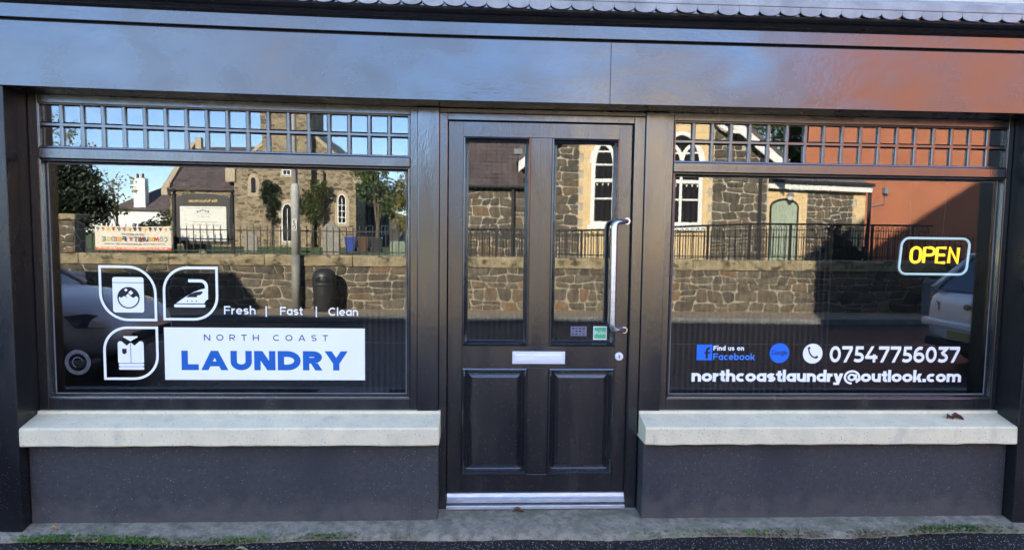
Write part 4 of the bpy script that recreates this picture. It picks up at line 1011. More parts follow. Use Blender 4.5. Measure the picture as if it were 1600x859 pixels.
for X in (-2.45, -2.28, -2.11):
    b = MB(); b.box(X - .02, X + .02, -17.999, -17.97, .65, 1.2); b.build('rib', 'cabinet_green', gc)
b = MB(); b.box(-1.55, -.85, -3.32, -2.72, -.095, -.084)
mh = b.build('access_cover', 'kerb_stone', None, bev=.004, loc=(-1.2, -3.0, -.09)); tag(mh, 'rectangular iron access cover set in the pavement before the left window', 'access cover')
# wheelie bins and headstones in the churchyard
for (X, m, lab) in ((-5.55, 'bin_blue', 'blue wheelie bin in the churchyard, left of the brown one'), (-4.97, 'bin_brown', 'brown wheelie bin between the blue and black bins'), (-4.42, 'bin_plastic', 'black wheelie bin at the right of the bin row')):
    t_ = thing('wheelie_bin', (X, -28, .6), lab, 'wheelie bin', 'wheelie bins in the churchyard')
    b = MB(); vs = [(X - .18, -28.22, .66), (X + .18, -28.22, .66), (X + .18, -27.82, .66), (X - .18, -27.82, .66), (X - .24, -28.28, 1.24), (X + .24, -28.28, 1.24), (X + .24, -27.76, 1.24), (X - .24, -27.76, 1.24)]
    b.add(vs, [(0, 1, 5, 4), (1, 2, 6, 5), (2, 3, 7, 6), (3, 0, 4, 7), (3, 2, 1, 0)]); b.build('body', m, t_)
    b = MB(); b.prism([(X - .26, 1.24), (X + .26, 1.24), (X + .24, 1.30), (X - .24, 1.30)], -28.3, -27.72, 'y'); b.build('lid', m, t_)
    for s in (-1, 1):
        b = MB(); b.tube([(X + s * .2, -28.2, .70), (X + s * .24, -28.2, .70)], .10, 12); b.build('wheel', 'rubber', t_)
for (X, Y, w, h) in ((-5.6, -24, .62, 1.25), (-9.6, -27, .55, .8)):
    lab = 'tall rounded headstone before the church corner' if h > 1 else 'short weathered headstone near the church path'
    b = MB(); b.prism([(X - w / 2, .55), (X + w / 2, .55), (X + w / 2, .6 + h * .75)] + [(X + w / 2 * math.cos(R(a)), .6 + h * .75 + h * .25 * math.sin(R(a))) for a in range(20, 180, 20)] + [(X - w / 2, .6 + h * .75)], Y - .07, Y + .07, 'y')
    tag(b.build('headstone', 'headstone', None, bev=.01, loc=(X, Y, .6)), lab, 'headstone')

# ------------------------------------------------------------------ windows for the far buildings
def pointed(x0, x1, z0, z1, n=8, rise=None):
    """pointed-arch outline, anticlockwise from bottom left"""
    w = x1 - x0; r = rise or w * .85; zs = z1 - r; cx = (x0 + x1) / 2
    right = [(x1 - (w / 2) * (1 - math.cos(R(90) * k / n)), zs + r * math.sin(R(90) * k / n)) for k in range(n + 1)]
    left = [(x0 + (w / 2) * (1 - math.cos(R(90) * k / n)), zs + r * math.sin(R(90) * k / n)) for k in range(n, -1, -1)]
    return [(x0, z0), (x1, z0)] + right + left[1:]
def gothic(parent, x0, x1, z0, z1, y, frame='white_paint', surround='buff_stone', sw=.12, fw=.05, bars=(), mull=True, pane='dark_pane'):
    w = x1 - x0
    b = MB(); b.prism(pointed(x0 - sw, x1 + sw, z0 - sw, z1 + sw * 1.2), y - .05, y + .02, 'y'); win = b.build('window_surround', surround, parent)
    b = MB(); b.prism(pointed(x0, x1, z0, z1), y + .021, y + .024, 'y'); b.build('pane', pane, win)
    b = MB(); pts = pointed(x0 + fw / 2, x1 - fw / 2, z0 + fw / 2, z1 - fw / 2)
    for q in ribbon(pts, fw, True): b.prism(q, y + .0245, y + .05, 'y')
    if mull: b.box((x0 + x1) / 2 - fw * .35, (x0 + x1) / 2 + fw * .35, y + .0245, y + .047, z0 + fw, z1 - w * .45)
    if mull and w > .9:
        for s in (-1, 1):
            q0 = pointed(min((x0 + x1) / 2, (x0 + x1) / 2 + s * w / 2), max((x0 + x1) / 2, (x0 + x1) / 2 + s * w / 2), z1 - w * 1.1, z1 - w * .28)
            for q in ribbon(q0[2:], fw * .9): b.prism(q, y + .026, y + .046, 'y')
    for z, t in bars: b.box(x0 + fw, x1 - fw, y + .0245, y + .044, z - t / 2, z + t / 2)
    b.build('frame', frame, win)
    return win
def rect_window(parent, x0, x1, z0, z1, y, frame='white_paint'):
    b = MB(); b.box(x0, x1, y - .03, y + .006, z0, z1); win = b.build('window', 'dark_pane', parent)
    b = MB(); f = .05
    b.box(x0, x0 + f, y + .0065, y + .03, z0, z1); b.box(x1 - f, x1, y + .0065, y + .03, z0, z1); b.box(x0 + f, x1 - f, y + .0065, y + .03, z0, z0 + f); b.box(x0 + f, x1 - f, y + .0065, y + .03, z1 - f, z1)
    b.box((x0 + x1) / 2 - .02, (x0 + x1) / 2 + .02, y + .0065, y + .028, z0 + f, z1 - f); b.build('frame', frame, win)
    return win
def slates(parent, x0, x1, y0, z0, y1, z1, w=.30, rows=None, m='slate'):
    """overlapping slates laid from eave (y0,z0) to ridge (y1,z1)"""
    L = math.hypot(y1 - y0, z1 - z0); rows = rows or int(L / .2); uy, uz = (y1 - y0) / L, (z1 - z0) / L; ny, nz = -uz * (1 if y1 < y0 else -1) * -1, abs(uy)
    ny = uz if y1 < y0 else -uz
    b = MB()
    for r in range(rows):
        a, c = L * r / rows, min(L, L * (r + 1.25) / rows); off = (r % 2) * w / 2
        x = x0 - off
        while x < x1:
            xa, xb = max(x0, x) + .004, min(x1, x + w) - .004
            if xb > xa:
                l0, l1 = .026 + rs.uniform(-.004, .008), .006
                vs = []
                for (X, t, l) in ((xa, a, l0), (xb, a, l0), (xb, c, l1), (xa, c, l1)):
                    vs.append((X, y0 + uy * t + ny * l, z0 + uz * t + nz * l))
                for (X, t, l) in ((xa, a, l0 - .014), (xb, a, l0 - .014)):
                    vs.append((X, y0 + uy * t + ny * l, z0 + uz * t + nz * l))
                b.add(vs, [(0, 1, 2, 3), (4, 5, 1, 0)])
            x += w
    return b.build('slates', m, parent, kind='stuff')

# ------------------------------------------------------------------ the old school house
sc_ = thing('school_house', (4.9, -16, .6), 'old stone school house with white arched windows and slate roof', 'school')
SY = -16.0
b = MB(); b.box(-1.15, 1.62, SY - 6, SY, .5, 2.80); b.build('wing_wall', 'mortar_pale', sc_)
stones(sc_, -1.12, 1.60, .62, 2.78, SY, .03, .17, .30, .22, .50)
b = MB(); b.prism([(SY + .12, 2.80), (SY - 3.0, 5.20), (SY - 6.1, 2.80)], -1.2, 3.2, 'x'); b.build('wing_roof', 'slate', sc_)
slates(sc_, -1.2, 1.75, SY + .14, 2.80, SY - 3.0, 5.22)
b = MB(); b.tube([(-1.2, SY + .17, 2.80), (1.62, SY + .17, 2.80)], .05, 8); b.build('gutter', 'iron_black', sc_)
b = MB(); b.tube([(1.03, SY + .10, 2.80), (1.03, SY + .10, .6)], .048, 10); b.build('downpipe', 'iron_black', sc_)
GYc = SY + .12
gx0, gx1, gxc = 1.55, 8.25, 4.9
b = MB(); b.prism([(gx0, .5), (gx1, .5), (gx1, 3.75), (gxc, 6.42), (gx0, 3.75)], GYc - 7, GYc, 'y'); b.build('gable_wall', 'mortar_pale', sc_)
def gtop(x): return 3.60 + (3.35 - abs(x - gxc)) * .80
stones(sc_, gx0 + .02, 2.875, .62, 4.75, GYc, .035, .17, .30, .22, .52, top=gtop)
stones(sc_, 6.645, gx1 - .02, .62, 4.75, GYc, .035, .17, .30, .22, .52, top=gtop)
stones(sc_, gx0 + .9, gx1 - .9, 4.76, 6.0, GYc, .035, .17, .30, .22, .52, top=gtop)
# yellow brick panel round the two windows, toothed into the stone
b = MB(); b.box(2.99, 6.53, GYc, GYc + .03, .6, 4.75)
z = .6; i = 0
while z < 4.7:
    if i % 2 == 0:
        b.box(2.88, 2.9895, GYc, GYc + .03, z, z + .225); b.box(6.5305, 6.64, GYc, GYc + .03, z, z + .225)
    z += .225; i += 1
b.build('brick_surround', 'yellow_brick', sc_)
for x0, x1 in ((3.20, 4.45), (5.10, 6.34)):
    gothic(sc_, x0, x1, 1.78, 4.38, GYc + .03, surround='yellow_brick', sw=.02, fw=.11, bars=((2.52, .05), (3.02, .10), (3.46, .05), (3.82, .05)))
    b = MB(); b.box(x0 - .08, x1 + .08, GYc + .031, GYc + .12, 1.66, 1.78); b.build('sill', 'white_paint', sc_)
    b = MB()
    for k in range(7):
        X = x0 + .14 + k * .155; b.add([(X, GYc + .0595, 2.94), (X + .06, GYc + .0595, 2.94), (X + .03, GYc + .0595, 2.86)], [(0, 1, 2)])
    b.build('bunting', 'banner_white', sc_)
# gable roof with white curved bargeboards
for s in (-1, 1):
    b = MB(); X0 = gxc + s * 3.75
    b.prism([(gxc, 6.50), (X0, 3.50), (X0, 3.62), (gxc, 6.64)] if s > 0 else [(gxc, 6.64), (X0, 3.62), (X0, 3.50), (gxc, 6.50)], GYc - 7, GYc + .36, 'y'); b.build('gable_roof', 'slate', sc_)
    b = MB(); b.prism([(gxc, 6.18), (X0, 3.20), (X0, 3.49), (gxc, 6.49)], GYc + .28, GYc + .33, 'y')
    b.build('bargeboard', 'white_paint', sc_)
    b = MB(); pts = [(gxc + s * 3.45, 3.35), (gxc + s * 2.6, 3.95), (gxc + s * 2.0, 4.75), (gxc + s * 1.2, 5.15)]
    for q in ribbon([(gxc + s * (3.5 - 2.3 * t), 3.45 + 1.9 * t + .32 * math.sin(t * 6.28)) for t in [k / 12 for k in range(13)]], .10): b.prism(q, GYc + .29, GYc + .32, 'y')
    b.build('bargeboard_scroll', 'white_paint', sc_)
b = MB(); b.tube([(7.98, GYc + .10, 4.2), (7.98, GYc + .10, .6)], .05, 10); b.build('downpipe', 'iron_black', sc_)
b = MB(); b.box(1.02, 1.25, SY + .25, SY + .45, 3.68, 3.82); b.tube([(1.3, SY + .1, 3.95), (1.14, SY + .35, 3.80)], .025, 6); b.build('floodlight', 'pillar_grey', sc_)
# porch lean-to with sage green door
po = thing('school_porch', (9.9, -16.6, .6), 'low stone porch with sage green door and white fascia board', 'porch')
PY = -16.6
b = MB(); b.prism([(8.262, .5), (11.48, .5), (11.48, 2.84), (8.262, 2.93)], PY - 3, PY, 'y'); b.build('wall', 'mortar_pale', po)
b = MB(); b.box(8.30, 9.72, PY, PY + .03, .5, 2.86); b.build('brick_surround', 'yellow_brick', po)
stones(po, 9.73, 11.12, .62, 2.80, PY, .03, .15, .24, .18, .36)
z = .6; i = 0
b = MB(); b.box(11.22, 11.48, PY, PY + .032, .5, 2.82)
while z < 2.7:
    if i % 2: b.box(11.125, 11.2195, PY, PY + .032, z, z + .225)
    z += .225; i += 1
b.build('quoin', 'yellow_brick', po)
b = MB(); b.prism([(8.262, 2.935), (11.56, 2.845), (11.56, 3.01), (8.262, 3.10)], PY, PY + .22, 'y'); b.build('fascia_board', 'white_paint', po)
b = MB(); b.prism([(8.262, 3.101), (11.60, 3.011), (11.60, 3.10), (8.262, 3.19)], PY - .1, PY + .30, 'y'); b.build('gutter', 'iron_black', po)
b = MB(); b.add([(8.262, PY + .1, 3.2), (11.6, PY + .1, 3.1), (11.6, PY - 3, 3.95), (8.262, PY - 3, 4.05)], [(0, 1, 2, 3)]); b.build('lean_to_roof', 'grey_roof', po)
dr_ = [(8.66, .6), (9.42, .6)] + [(9.04 + .38 * math.cos(R(a)), 2.38 + .20 * math.sin(R(a))) for a in range(0, 181, 15)]
b = MB(); b.prism([(8.60, .6), (9.48, .6)] + [(9.04 + .44 * math.cos(R(a)), 2.38 + .27 * math.sin(R(a))) for a in range(0, 181, 15)], PY + .031, PY + .036, 'y'); b.build('door_recess', 'iron_black', po)
b = MB(); b.prism(dr_, PY + .037, PY + .05, 'y'); dd = b.build('door', 'sage_door', po)
for k in range(1, 7):
    X = 8.66 + .76 * k / 7; b = MB(); b.box(X - .005, X + .005, PY + .0505, PY + .055, .62, 2.40); b.build('bead', 'sage_door', dd)
b = MB(); b.tube([(9.10, PY + .03, 2.84), (9.10, PY + .22, 2.86), (9.10, PY + .26, 2.80)], .014, 6); ln = b.build('lantern_bracket', 'iron_black', po)
b = MB(); b.lathe([(.05, 2.80), (.10, 2.74), (.11, 2.70)], 9.10, PY + .26, 12); b.build('shade', 'pillar_grey', ln)
b = MB(); b.lathe([(.085, 2.70), (.08, 2.63), (.04, 2.58)], 9.10, PY + .26, 12); b.build('globe', 'board_white', ln)
b = MB(); b.tube([(11.56, PY + .10, 3.0), (11.56, PY + .10, .6)], .05, 10); b.build('downpipe', 'iron_black', po)
# red rendered building
rd = thing('red_building', (18, -20, .6), 'large terracotta red rendered building right of the school porch', 'building')
b = MB(); b.prism([(11.26, -20), (34, -20), (34, -30), (17.5, -30)], .5, 11.0, 'z'); b.build('wall', 'red_render', rd)
b = MB(); b.add([(11.1, -19.7, 11.0), (34.2, -19.7, 11.0), (34.2, -25, 13.4), (14.4, -25, 13.4), (17.4, -30.3, 11.0), (34.2, -30.3, 11.0)], [(0, 1, 2, 3), (3, 2, 5, 4), (0, 3, 4)]); b.build('roof', 'slate', rd)
for X in (21.5, 24.5, 27.5):
    for z in (3.8, 7.2): rect_window(rd, X, X + 1.1, z, z + 1.7, -20)
b = MB(); b.box(13.98, 14.12, -19.99, -19.82, 3.05, 3.25); b.tube([(14.05, -19.9, 3.05), (14.05, -19.97, 2.7), (13.6, -19.97, 2.62)], .02, 6); b.build('wall_lamp', 'pillar_grey', rd)

# ------------------------------------------------------------------ the church
ch_ = thing('church', (-10.5, -38, .6), 'rubble stone church with square tower and slate nave roof', 'church')
CYy = -38.0
b = MB(); b.box(-17.6, -13.95, CYy - 8, CYy, .4, 3.78); b.build('nave_wall', 'church_rubble', ch_)
b = MB(); b.prism([(CYy + .15, 3.78), (CYy - 4, 6.70), (CYy - 8.1, 3.78)], -17.7, -13.95, 'x'); b.build('nave_roof', 'slate', ch_)
b = MB(); b.box(-17.9, -17.55, CYy - 8, CYy + .1, 3.6, 4.2); b.prism([(CYy + .25, 3.9), (CYy - 4, 7.0), (CYy - 4, 6.6), (CYy + .25, 3.5)], -17.95, -17.62, 'x'); b.build('verge_coping', 'buff_stone', ch_)
slates(ch_, -17.6, -13.95, CYy + .16, 3.80, CYy - 4, 6.72, w=.5, rows=16)
b = MB(); b.box(-17.55, -17.2, CYy - 4.2, CYy - 3.8, 6.5, 7.3); b.build('chimney', 'buff_stone', ch_)
xc = -10.46
b = MB(); b.prism([(xc - 3.48, .4), (xc + 3.48, .4), (xc + 3.48, 4.9), (xc, 7.9), (xc - 3.48, 4.9)], CYy - 14, CYy, 'y'); b.build('gable_wall', 'church_rubble', ch_)
for s in (-1, 1):
    b = MB(); X0 = xc + s * 3.6; q = [(xc, 7.92), (X0, 4.82), (X0, 5.05), (xc, 8.15)]
    b.prism(q if s > 0 else q[::-1], CYy - 14, CYy + .06, 'y'); b.build('gable_coping', 'buff_stone', ch_)
    b = MB(); b.box(xc + s * 3.66 - .28, xc + s * 3.66 + .28, CYy - .5, CYy + .12, 4.3, 5.25); b.build('kneeler', 'buff_stone', ch_, bev=.03)
b = MB(); b.box(-12.15, -9.42, CYy - 2.6, CYy + .55, .4, 12.6); tw = b.build('tower', 'church_rubble', ch_)
b = MB(); b.box(-12.3, -9.27, CYy - 2.75, CYy + .70, 12.6, 12.85); b.build('string_course', 'buff_stone', tw)
for k in range(5):
    X = -12.3 + k * .62; b = MB(); b.box(X, X + .42, CYy + .35, CYy + .70, 12.85, 13.5); b.build('battlement', 'church_rubble', tw)
gothic(ch_, -11.10, -10.46, .9, 3.1, CYy + .55, mull=True, sw=.20, bars=())
gothic(ch_, -11.03, -10.55, 4.70, 5.75, CYy + .55, sw=.12, bars=((5.0, .04), (5.25, .04)))
gothic(ch_, -11.20, -10.40, 8.6, 10.8, CYy + .55, sw=.2, frame='dark_grey', bars=((9.2, .06), (9.8, .06)))
gothic(ch_, -13.0, -12.68, 3.68, 4.62, CYy, sw=.16, mull=False, frame='buff_stone', fw=.03)
gothic(ch_, -8.03, -7.53, 2.0, 3.70, CYy, sw=.16, bars=((2.35, .035), (2.7, .035), (3.05, .035)))
b = MB(); b.box(-9.05, -8.80, CYy, CYy + .30, .5, 5.0); b.build('buttress', 'church_rubble', ch_)
an = thing('vestry_annex', (-6.2, -42, .6), 'low dark grey annex with sloping roof beside the church', 'annex')
b = MB(); b.prism([(-7.6, .4), (-4.9, .4), (-4.9, 2.55), (-7.6, 3.45)], -47, -42, 'y'); b.build('wall', 'dark_grey', an)  # dark grey stands in for shade on this facing, put into the wall colour
b = MB(); b.prism([(-7.7, 3.45), (-4.6, 2.42), (-4.6, 2.58), (-7.7, 3.62)], -47, -41.7, 'y'); b.build('roof', 'slate', an)
rect_window(an, -7.0, -6.55, 1.35, 1.95, -42); rect_window(an, -6.05, -5.6, 1.35, 1.95, -42)
ct = thing('white_cottage', (-29, -60, .6), 'white cottage with dark hipped roof and tall white chimney', 'cottage')
b = MB(); b.box(-32, -25, -68, -60, .4, 3.2); b.build('wall', 'white_paint', ct)
b = MB(); b.add([(-32.3, -59.7, 3.2), (-24.7, -59.7, 3.2), (-24.7, -68.3, 3.2), (-32.3, -68.3, 3.2), (-27.9, -64, 6.0), (-26.8, -64, 6.0)], [(0, 1, 5, 4), (1, 2, 5), (2, 3, 4, 5), (3, 0, 4), (3, 2, 1, 0)]); b.build('roof', 'slate', ct)
b = MB(); b.box(-30.0, -29.0, -60.8, -60.1, 3.0, 6.0); cm = b.build('chimney', 'white_paint', ct)
for X in (-29.75, -29.3):
    b = MB(); b.lathe([(.12, 6.0), (.10, 6.4)], X, -60.45, 10); b.build('chimney_pot', 'bin_brown', cm)

# ------------------------------------------------------------------ trees and climbers
def crown(name, blobs, n, size, m, parent, seed, flat_=False):
    """many small leaves spread through overlapping clumps, thinner towards the edge"""
    q = random.Random(seed); b = MB()
    tot = sum(bl[3] * bl[4] * bl[5] for bl in blobs)
    for (cx, cy, cz, rx, ry_, rz) in blobs:
        sub = [(q.gauss(0, .5), q.gauss(0, .5), q.gauss(0, .5)) for _ in range(14)]
        for _ in range(int(n * rx * ry_ * rz / tot)):
            s = q.choice(sub); d = [s[i] + q.gauss(0, .22) for i in range(3)]
            L = math.sqrt(sum(a * a for a in d))
            if L > 1.15: d = [a / L * q.uniform(.7, 1.15) for a in d]
            p = Vector((cx + d[0] * rx, cy + d[1] * ry_, cz + d[2] * rz))
            e1 = Vector((q.gauss(0, 1), q.gauss(0, 1), q.gauss(0, 1))).normalized(); e2 = e1.cross(Vector((q.gauss(0, 1), q.gauss(0, 1), q.gauss(0, 1)))).normalized()
            a = size * q.uniform(.6, 1.3); c = a * .55
            b.add([p - e1 * a, p - e2 * c, p + e1 * a, p + e2 * c], [(0, 1, 2, 3)])
    return b.build(name, m, parent)
def tree(name, label, x, y, z0, h, trunk_r, blobs, n, size, m, seed, limbs=6):
    q = random.Random(seed + 100)
    t = thing(name, (x, y, z0), label, 'tree', 'trees in the churchyard')
    b = MB(); top = Vector((x + q.uniform(-.2, .2), y, z0 + h * .8))
    b.tube([(x, y, z0 - .1), (x + q.uniform(-.05, .05), y, z0 + h * .3), top], [trunk_r, trunk_r * .7, trunk_r * .2], 8)
    for k in range(limbs):
        bl = blobs[k % len(blobs)]; u = q.uniform(.25, .7); s = Vector((x, y, z0 + h * .8 * u))
        e = Vector((bl[0] + q.gauss(0, .45) * bl[3], bl[1] + q.gauss(0, .45) * bl[4], bl[2] + q.uniform(-.2, .8) * bl[5])); mid = (s + e) / 2 + Vector((0, 0, .12 * h * q.random()))
        b.tube([s, mid, e], [trunk_r * .4, trunk_r * .25, trunk_r * .06], 6)
    b.build('trunk', 'bark', t); crown('crown', blobs, n, size, m, t, seed)
    return t
tree('evergreen_tree', 'dense dark evergreen tree behind the gate pier', -13.4, -20, .6, 4.0, .16, [(-13.3, -20, 2.4, 1.35, 1.1, .95), (-13.5, -20, 3.3, 1.1, 1.0, .8), (-12.5, -20, 2.2, .85, .8, .8), (-14.8, -20, 2.9, 1.1, 1, 1.2), (-12.9, -20, 3.0, .8, .8, .7)], 17000, .068, 'leaf_dark', 1)
tree('slender_tree', 'slender young tree with sparse golden leaves left of the cottage', -11.7, -20, .6, 3.1, .05, [(-11.7, -20, 2.9, .55, .5, .8), (-11.9, -20, 2.1, .5, .5, .5)], 520, .055, 'leaf_gold', 2, 9)
tree('bare_tree', 'thin nearly bare tree touching the church roof end', -13.6, -30, .6, 3.4, .07, [(-13.6, -30, 2.8, .6, .6, 1.1), (-14.2, -30, 2.0, .5, .5, .7)], 700, .07, 'leaf_gold', 3, 10)
tree('hedge_tree', 'round dark bush before the white cottage', -18.2, -40, .5, 2.2, .08, [(-18.4, -40, 1.6, 1.4, 1, .9), (-20.5, -42, 1.5, 1.2, 1, .8)], 1800, .14, 'leaf_dark', 4)
tree('overhanging_tree', 'tall thin autumn tree rising above the evergreen', -17.0, -24, .6, 6.5, .12, [(-16.4, -24, 5.2, 1.1, 1, .9), (-15.4, -24, 4.6, .8, .8, .5), (-17.3, -24, 5.9, .9, .9, .9)], 900, .07, 'leaf_gold', 5, 10)
tree('churchyard_tree', 'olive leaved tree beside the church gable', -5.2, -34, .5, 5.2, .14, [(-5.3, -34, 3.9, .9, .9, 1.0), (-4.6, -34, 3.0, 1.0, .9, .9), (-6.0, -35, 4.8, .7, .7, .6)], 4200, .075, 'leaf_green', 6)
tree('golden_tree', 'golden autumn tree at the right edge of the left window', -2.1, -22, .6, 4.2, .10, [(-1.9, -22, 3.0, .95, .8, 1.1), (-2.3, -22, 2.0, .75, .6, .8), (-1.6, -22, 3.8, .9, .8, .6), (-1.5, -22, 2.2, .7, .6, .8)], 6500, .06, 'leaf_gold', 7, 8)
tree('background_tree', 'leafy green tree between the school gable and red building', 15.3, -32, .5, 8.5, .22, [(15.2, -32, 6.7, 1.7, 1.4, 1.7), (16.9, -32, 6.3, 1.4, 1.3, 1.5), (13.5, -32, 6.0, 1.3, 1.2, 1.3), (15.8, -32, 4.6, 1.6, 1.2, 1.2)], 9000, .10, 'leaf_green', 8)
tree('far_tree', 'distant tree showing over the annex roof', -2.6, -50, .5, 5.5, .2, [(-2.6, -50, 3.9, 2.2, 1.5, 1.6), (-6.0, -52, 4.2, 1.8, 1.4, 1.3)], 3600, .13, 'leaf_gold', 9)
for nm, lab, bl, m, sd in (('climbing_shrub', 'dark round climbing shrub left of the church door', [(-11.75, -37.25, 3.5, .58, .3, .85), (-11.55, -37.3, 2.6, .40, .2, .75)], 'leaf_dark', 21), ('climbing_shrub', 'olive climbing shrub right of the church door', [(-9.45, -37.25, 3.2, .70, .3, 1.1), (-8.85, -37.3, 3.9, .5, .3, .55), (-9.1, -37.3, 2.5, .35, .2, .7)], 'leaf_ivy', 22)):
    t = thing(nm, (bl[0][0], bl[0][1], .6), lab, 'shrub', 'shrubs trained on the church tower')
    b = MB(); b.tube([(bl[0][0], bl[0][1], .5), (bl[0][0] + .1, bl[0][1] - .1, 1.8), (bl[0][0], bl[0][1], 3.2)], [.035, .03, .02], 7); b.build('stem', 'bark', t); crown('foliage', bl, 3600, .06, m, t, sd)
t = thing('garden_shrub', (8.9, -13.4, .6), 'dark evergreen shrub at the end of the ramp handrail', 'shrub')
b = MB(); b.tube([(8.95, -13.4, .5), (8.95, -13.4, 1.3)], [.05, .02], 6); b.build('stem', 'bark', t); crown('foliage', [(8.95, -13.4, 1.25, .38, .3, .55), (9.4, -13.4, 1.0, .3, .3, .4)], 900, .06, 'leaf_dark', t, 31)
#PART4
# ------------------------------------------------------------------ parked cars
def car(label, ox, oy, oz, paint, sc=1.08, rear=False):
    t = thing('parked_car', (ox, oy, oz), label, 'car', 'cars parked on the shop side of the road')
    def T(p): return (ox + p[0] * sc, oy + p[1] * sc, oz + p[2] * sc)
    def put(mb, name, m, parent=t, **k):
        mb.v = [T(q) for q in mb.v]; return mb.build(name, m, parent, **k)
    st = [(-2.12, .66, .46, .74, .78), (-2.10, .76, .34, .86, .90), (-2.0, .83, .25, .94, .98), (-1.7, .87, .21, .95, .99), (-1.0, .885, .2, .94, .96), (0, .89, .2, .92, .94), (.8, .89, .2, .91, .95), (1.15, .885, .2, .89, .965), (1.6, .87, .22, .84, .91), (1.85, .83, .24, .77, .84), (2.03, .74, .28, .67, .72), (2.12, .60, .36, .56, .60), (2.15, .45, .42, .50, .53)]
    b = MB(); vs = []; n = 0
    for (x, w, zb, zs, zt) in st:
        half = [(0, zb), (w * .84, zb), (w * .97, zb + .08), (w, zb + (zs - zb) * .42), (w * .975, zs - (zs - zb) * .22), (w * .95, zs - .03), (w * .88, zs + .005), (w * .45, zt - .006), (0, zt)]
        ring = half + [(-p[0], p[1]) for p in half[-2:0:-1]]
        n = len(ring); vs += [(x, p[0], p[1]) for p in ring]
    fs = []
    for i in range(len(st) - 1):
        for k in range(n): fs.append((i * n + k, i * n + (k + 1) % n, (i + 1) * n + (k + 1) % n, (i + 1) * n + k))
    fs += [tuple(range(n))[::-1], tuple((len(st) - 1) * n + k for k in range(n))]
    b.add(vs, fs); body = put(b, 'body', paint, smooth=True)
    sb = body.modifiers.new('smooth', 'SUBSURF'); sb.levels = 1; sb.render_levels = 2
    # glasshouse: outline in side view, narrower at the roof
    o = [(1.02, .93, .80), (.22, 1.40, .63), (-1.25, 1.43, .62), (-1.68, 1.36, .60), (-2.03, .96, .74)]
    Lf = [(p[0], p[2], p[1]) for p in o]; Rt = [(p[0], -p[2], p[1]) for p in o]
    b = MB(); b.add([Lf[0], Lf[1], Rt[1], Rt[0]], [(0, 1, 2, 3)]); put(b, 'windscreen', 'car_glass')
    b = MB(); b.add([Lf[3], Lf[4], Rt[4], Rt[3]], [(0, 1, 2, 3)]); put(b, 'rear_window', 'car_glass')
    for S in (Lf, Rt):
        b = MB(); b.add(S, [(0, 1, 2, 3, 4)]); put(b, 'side_window', 'car_glass')
    b = MB(); vs = []
    for p, q in zip(Lf[1:4], Rt[1:4]): vs += [p, (p[0], 0, p[2] + .05), q]
    b.add(vs, [(0, 3, 4, 1), (1, 4, 5, 2), (3, 6, 7, 4), (4, 7, 8, 5)]); put(b, 'roof', paint, smooth=True)
    for S in (Lf, Rt):
        b = MB(); b.tube([S[0], S[1], S[2], S[3], S[4]], [.035, .035, .03, .04, .055], 8); b.tube([(-.35, S[0][1] * .99, .93), (-.40, S[1][1] * 1.0, 1.42)], .03, 6); put(b, 'pillar', paint, smooth=True)
    b = MB(); b.box(-1.80, -1.60, -.55, .55, 1.38, 1.42); put(b, 'spoiler', paint, bev=.02)
    for X in (-1.32, 1.32):
        for s in (-1, 1):
            b = MB(); g = [(X + .315 * math.cos(R(a)), s * .88, .315 + .315 * math.sin(R(a))) for a in range(0, 360, 18)]
            vs = [(p[0], s * .70, p[2]) for p in g] + g + [(X + (p[0] - X) * .68, s * .892, .315 + (p[2] - .315) * .68) for p in g]; m_ = len(g)
            b.add(vs, [(k, (k + 1) % m_, m_ + (k + 1) % m_, m_ + k) for k in range(m_)] + [(m_ + k, m_ + (k + 1) % m_, 2 * m_ + (k + 1) % m_, 2 * m_ + k) for k in range(m_)]); wh = put(b, 'wheel', 'rubber')
            b = MB(); vs = [(X + .20 * math.cos(R(a)), s * .896, .315 + .20 * math.sin(R(a))) for a in range(0, 360, 18)]; b.add(vs, [tuple(range(len(vs)))]); put(b, 'rim', 'wheel_alloy', wh)
            b = MB(); b.tube([(X + .36 * math.cos(R(a)), s * .885, .315 + .36 * math.sin(R(a))) for a in range(-15, 196, 15)], .03, 6); put(b, 'wheel_arch', 'rubber')
    for s in (-1, 1):
        b = MB(); vs = [(2.005, s * .50, .665), (2.06, s * .50, .60), (1.99, s * .74, .58), (1.80, s * .862, .60), (1.70, s * .876, .72), (1.86, s * .80, .735)]
        vs = [(p[0] + .018, p[1] * 1.012, p[2] + .005) for p in vs] + [(p[0] - .08, p[1] * .9, p[2] - .01) for p in vs]
        b.add(vs, [(0, 1, 2, 3, 4, 5)] + [(k, 6 + k, 6 + (k + 1) % 6, (k + 1) % 6) for k in range(6)]); hl = put(b, 'headlight', 'lamp_dark')
        b = MB(); b.tube([(1.98, s * .60, .640), (1.93, s * .72, .650), (1.83, s * .83, .665)], .012, 6); put(b, 'light_strip', 'board_white', hl)
        b = MB(); vs = [(-2.10, s * .50, .80), (-2.10, s * .50, .70), (-2.08, s * .74, .68), (-1.90, s * .86, .72), (-1.86, s * .865, .84), (-2.05, s * .78, .86)]
        vs = [(p[0] - .02, p[1] * 1.012, p[2]) for p in vs] + [(p[0] + .1, p[1] * .9, p[2]) for p in vs]
        b.add(vs, [(0, 1, 2, 3, 4, 5)] + [(k, 6 + k, 6 + (k + 1) % 6, (k + 1) % 6) for k in range(6)]); put(b, 'tail_light', 'lamp_red')
        b = MB(); b.box(.70, .88, s * .90, s * 1.08, .93, 1.05); put(b, 'wing_mirror', paint, bev=.03)
    b = MB(); b.box(2.0, 2.165, -.45, .45, .40, .50); put(b, 'grille', 'rubber', bev=.02)
    b = MB(); b.box(-2.16, -2.0, -.80, .80, .50, .60); put(b, 'rear_bumper', paint, bev=.03)
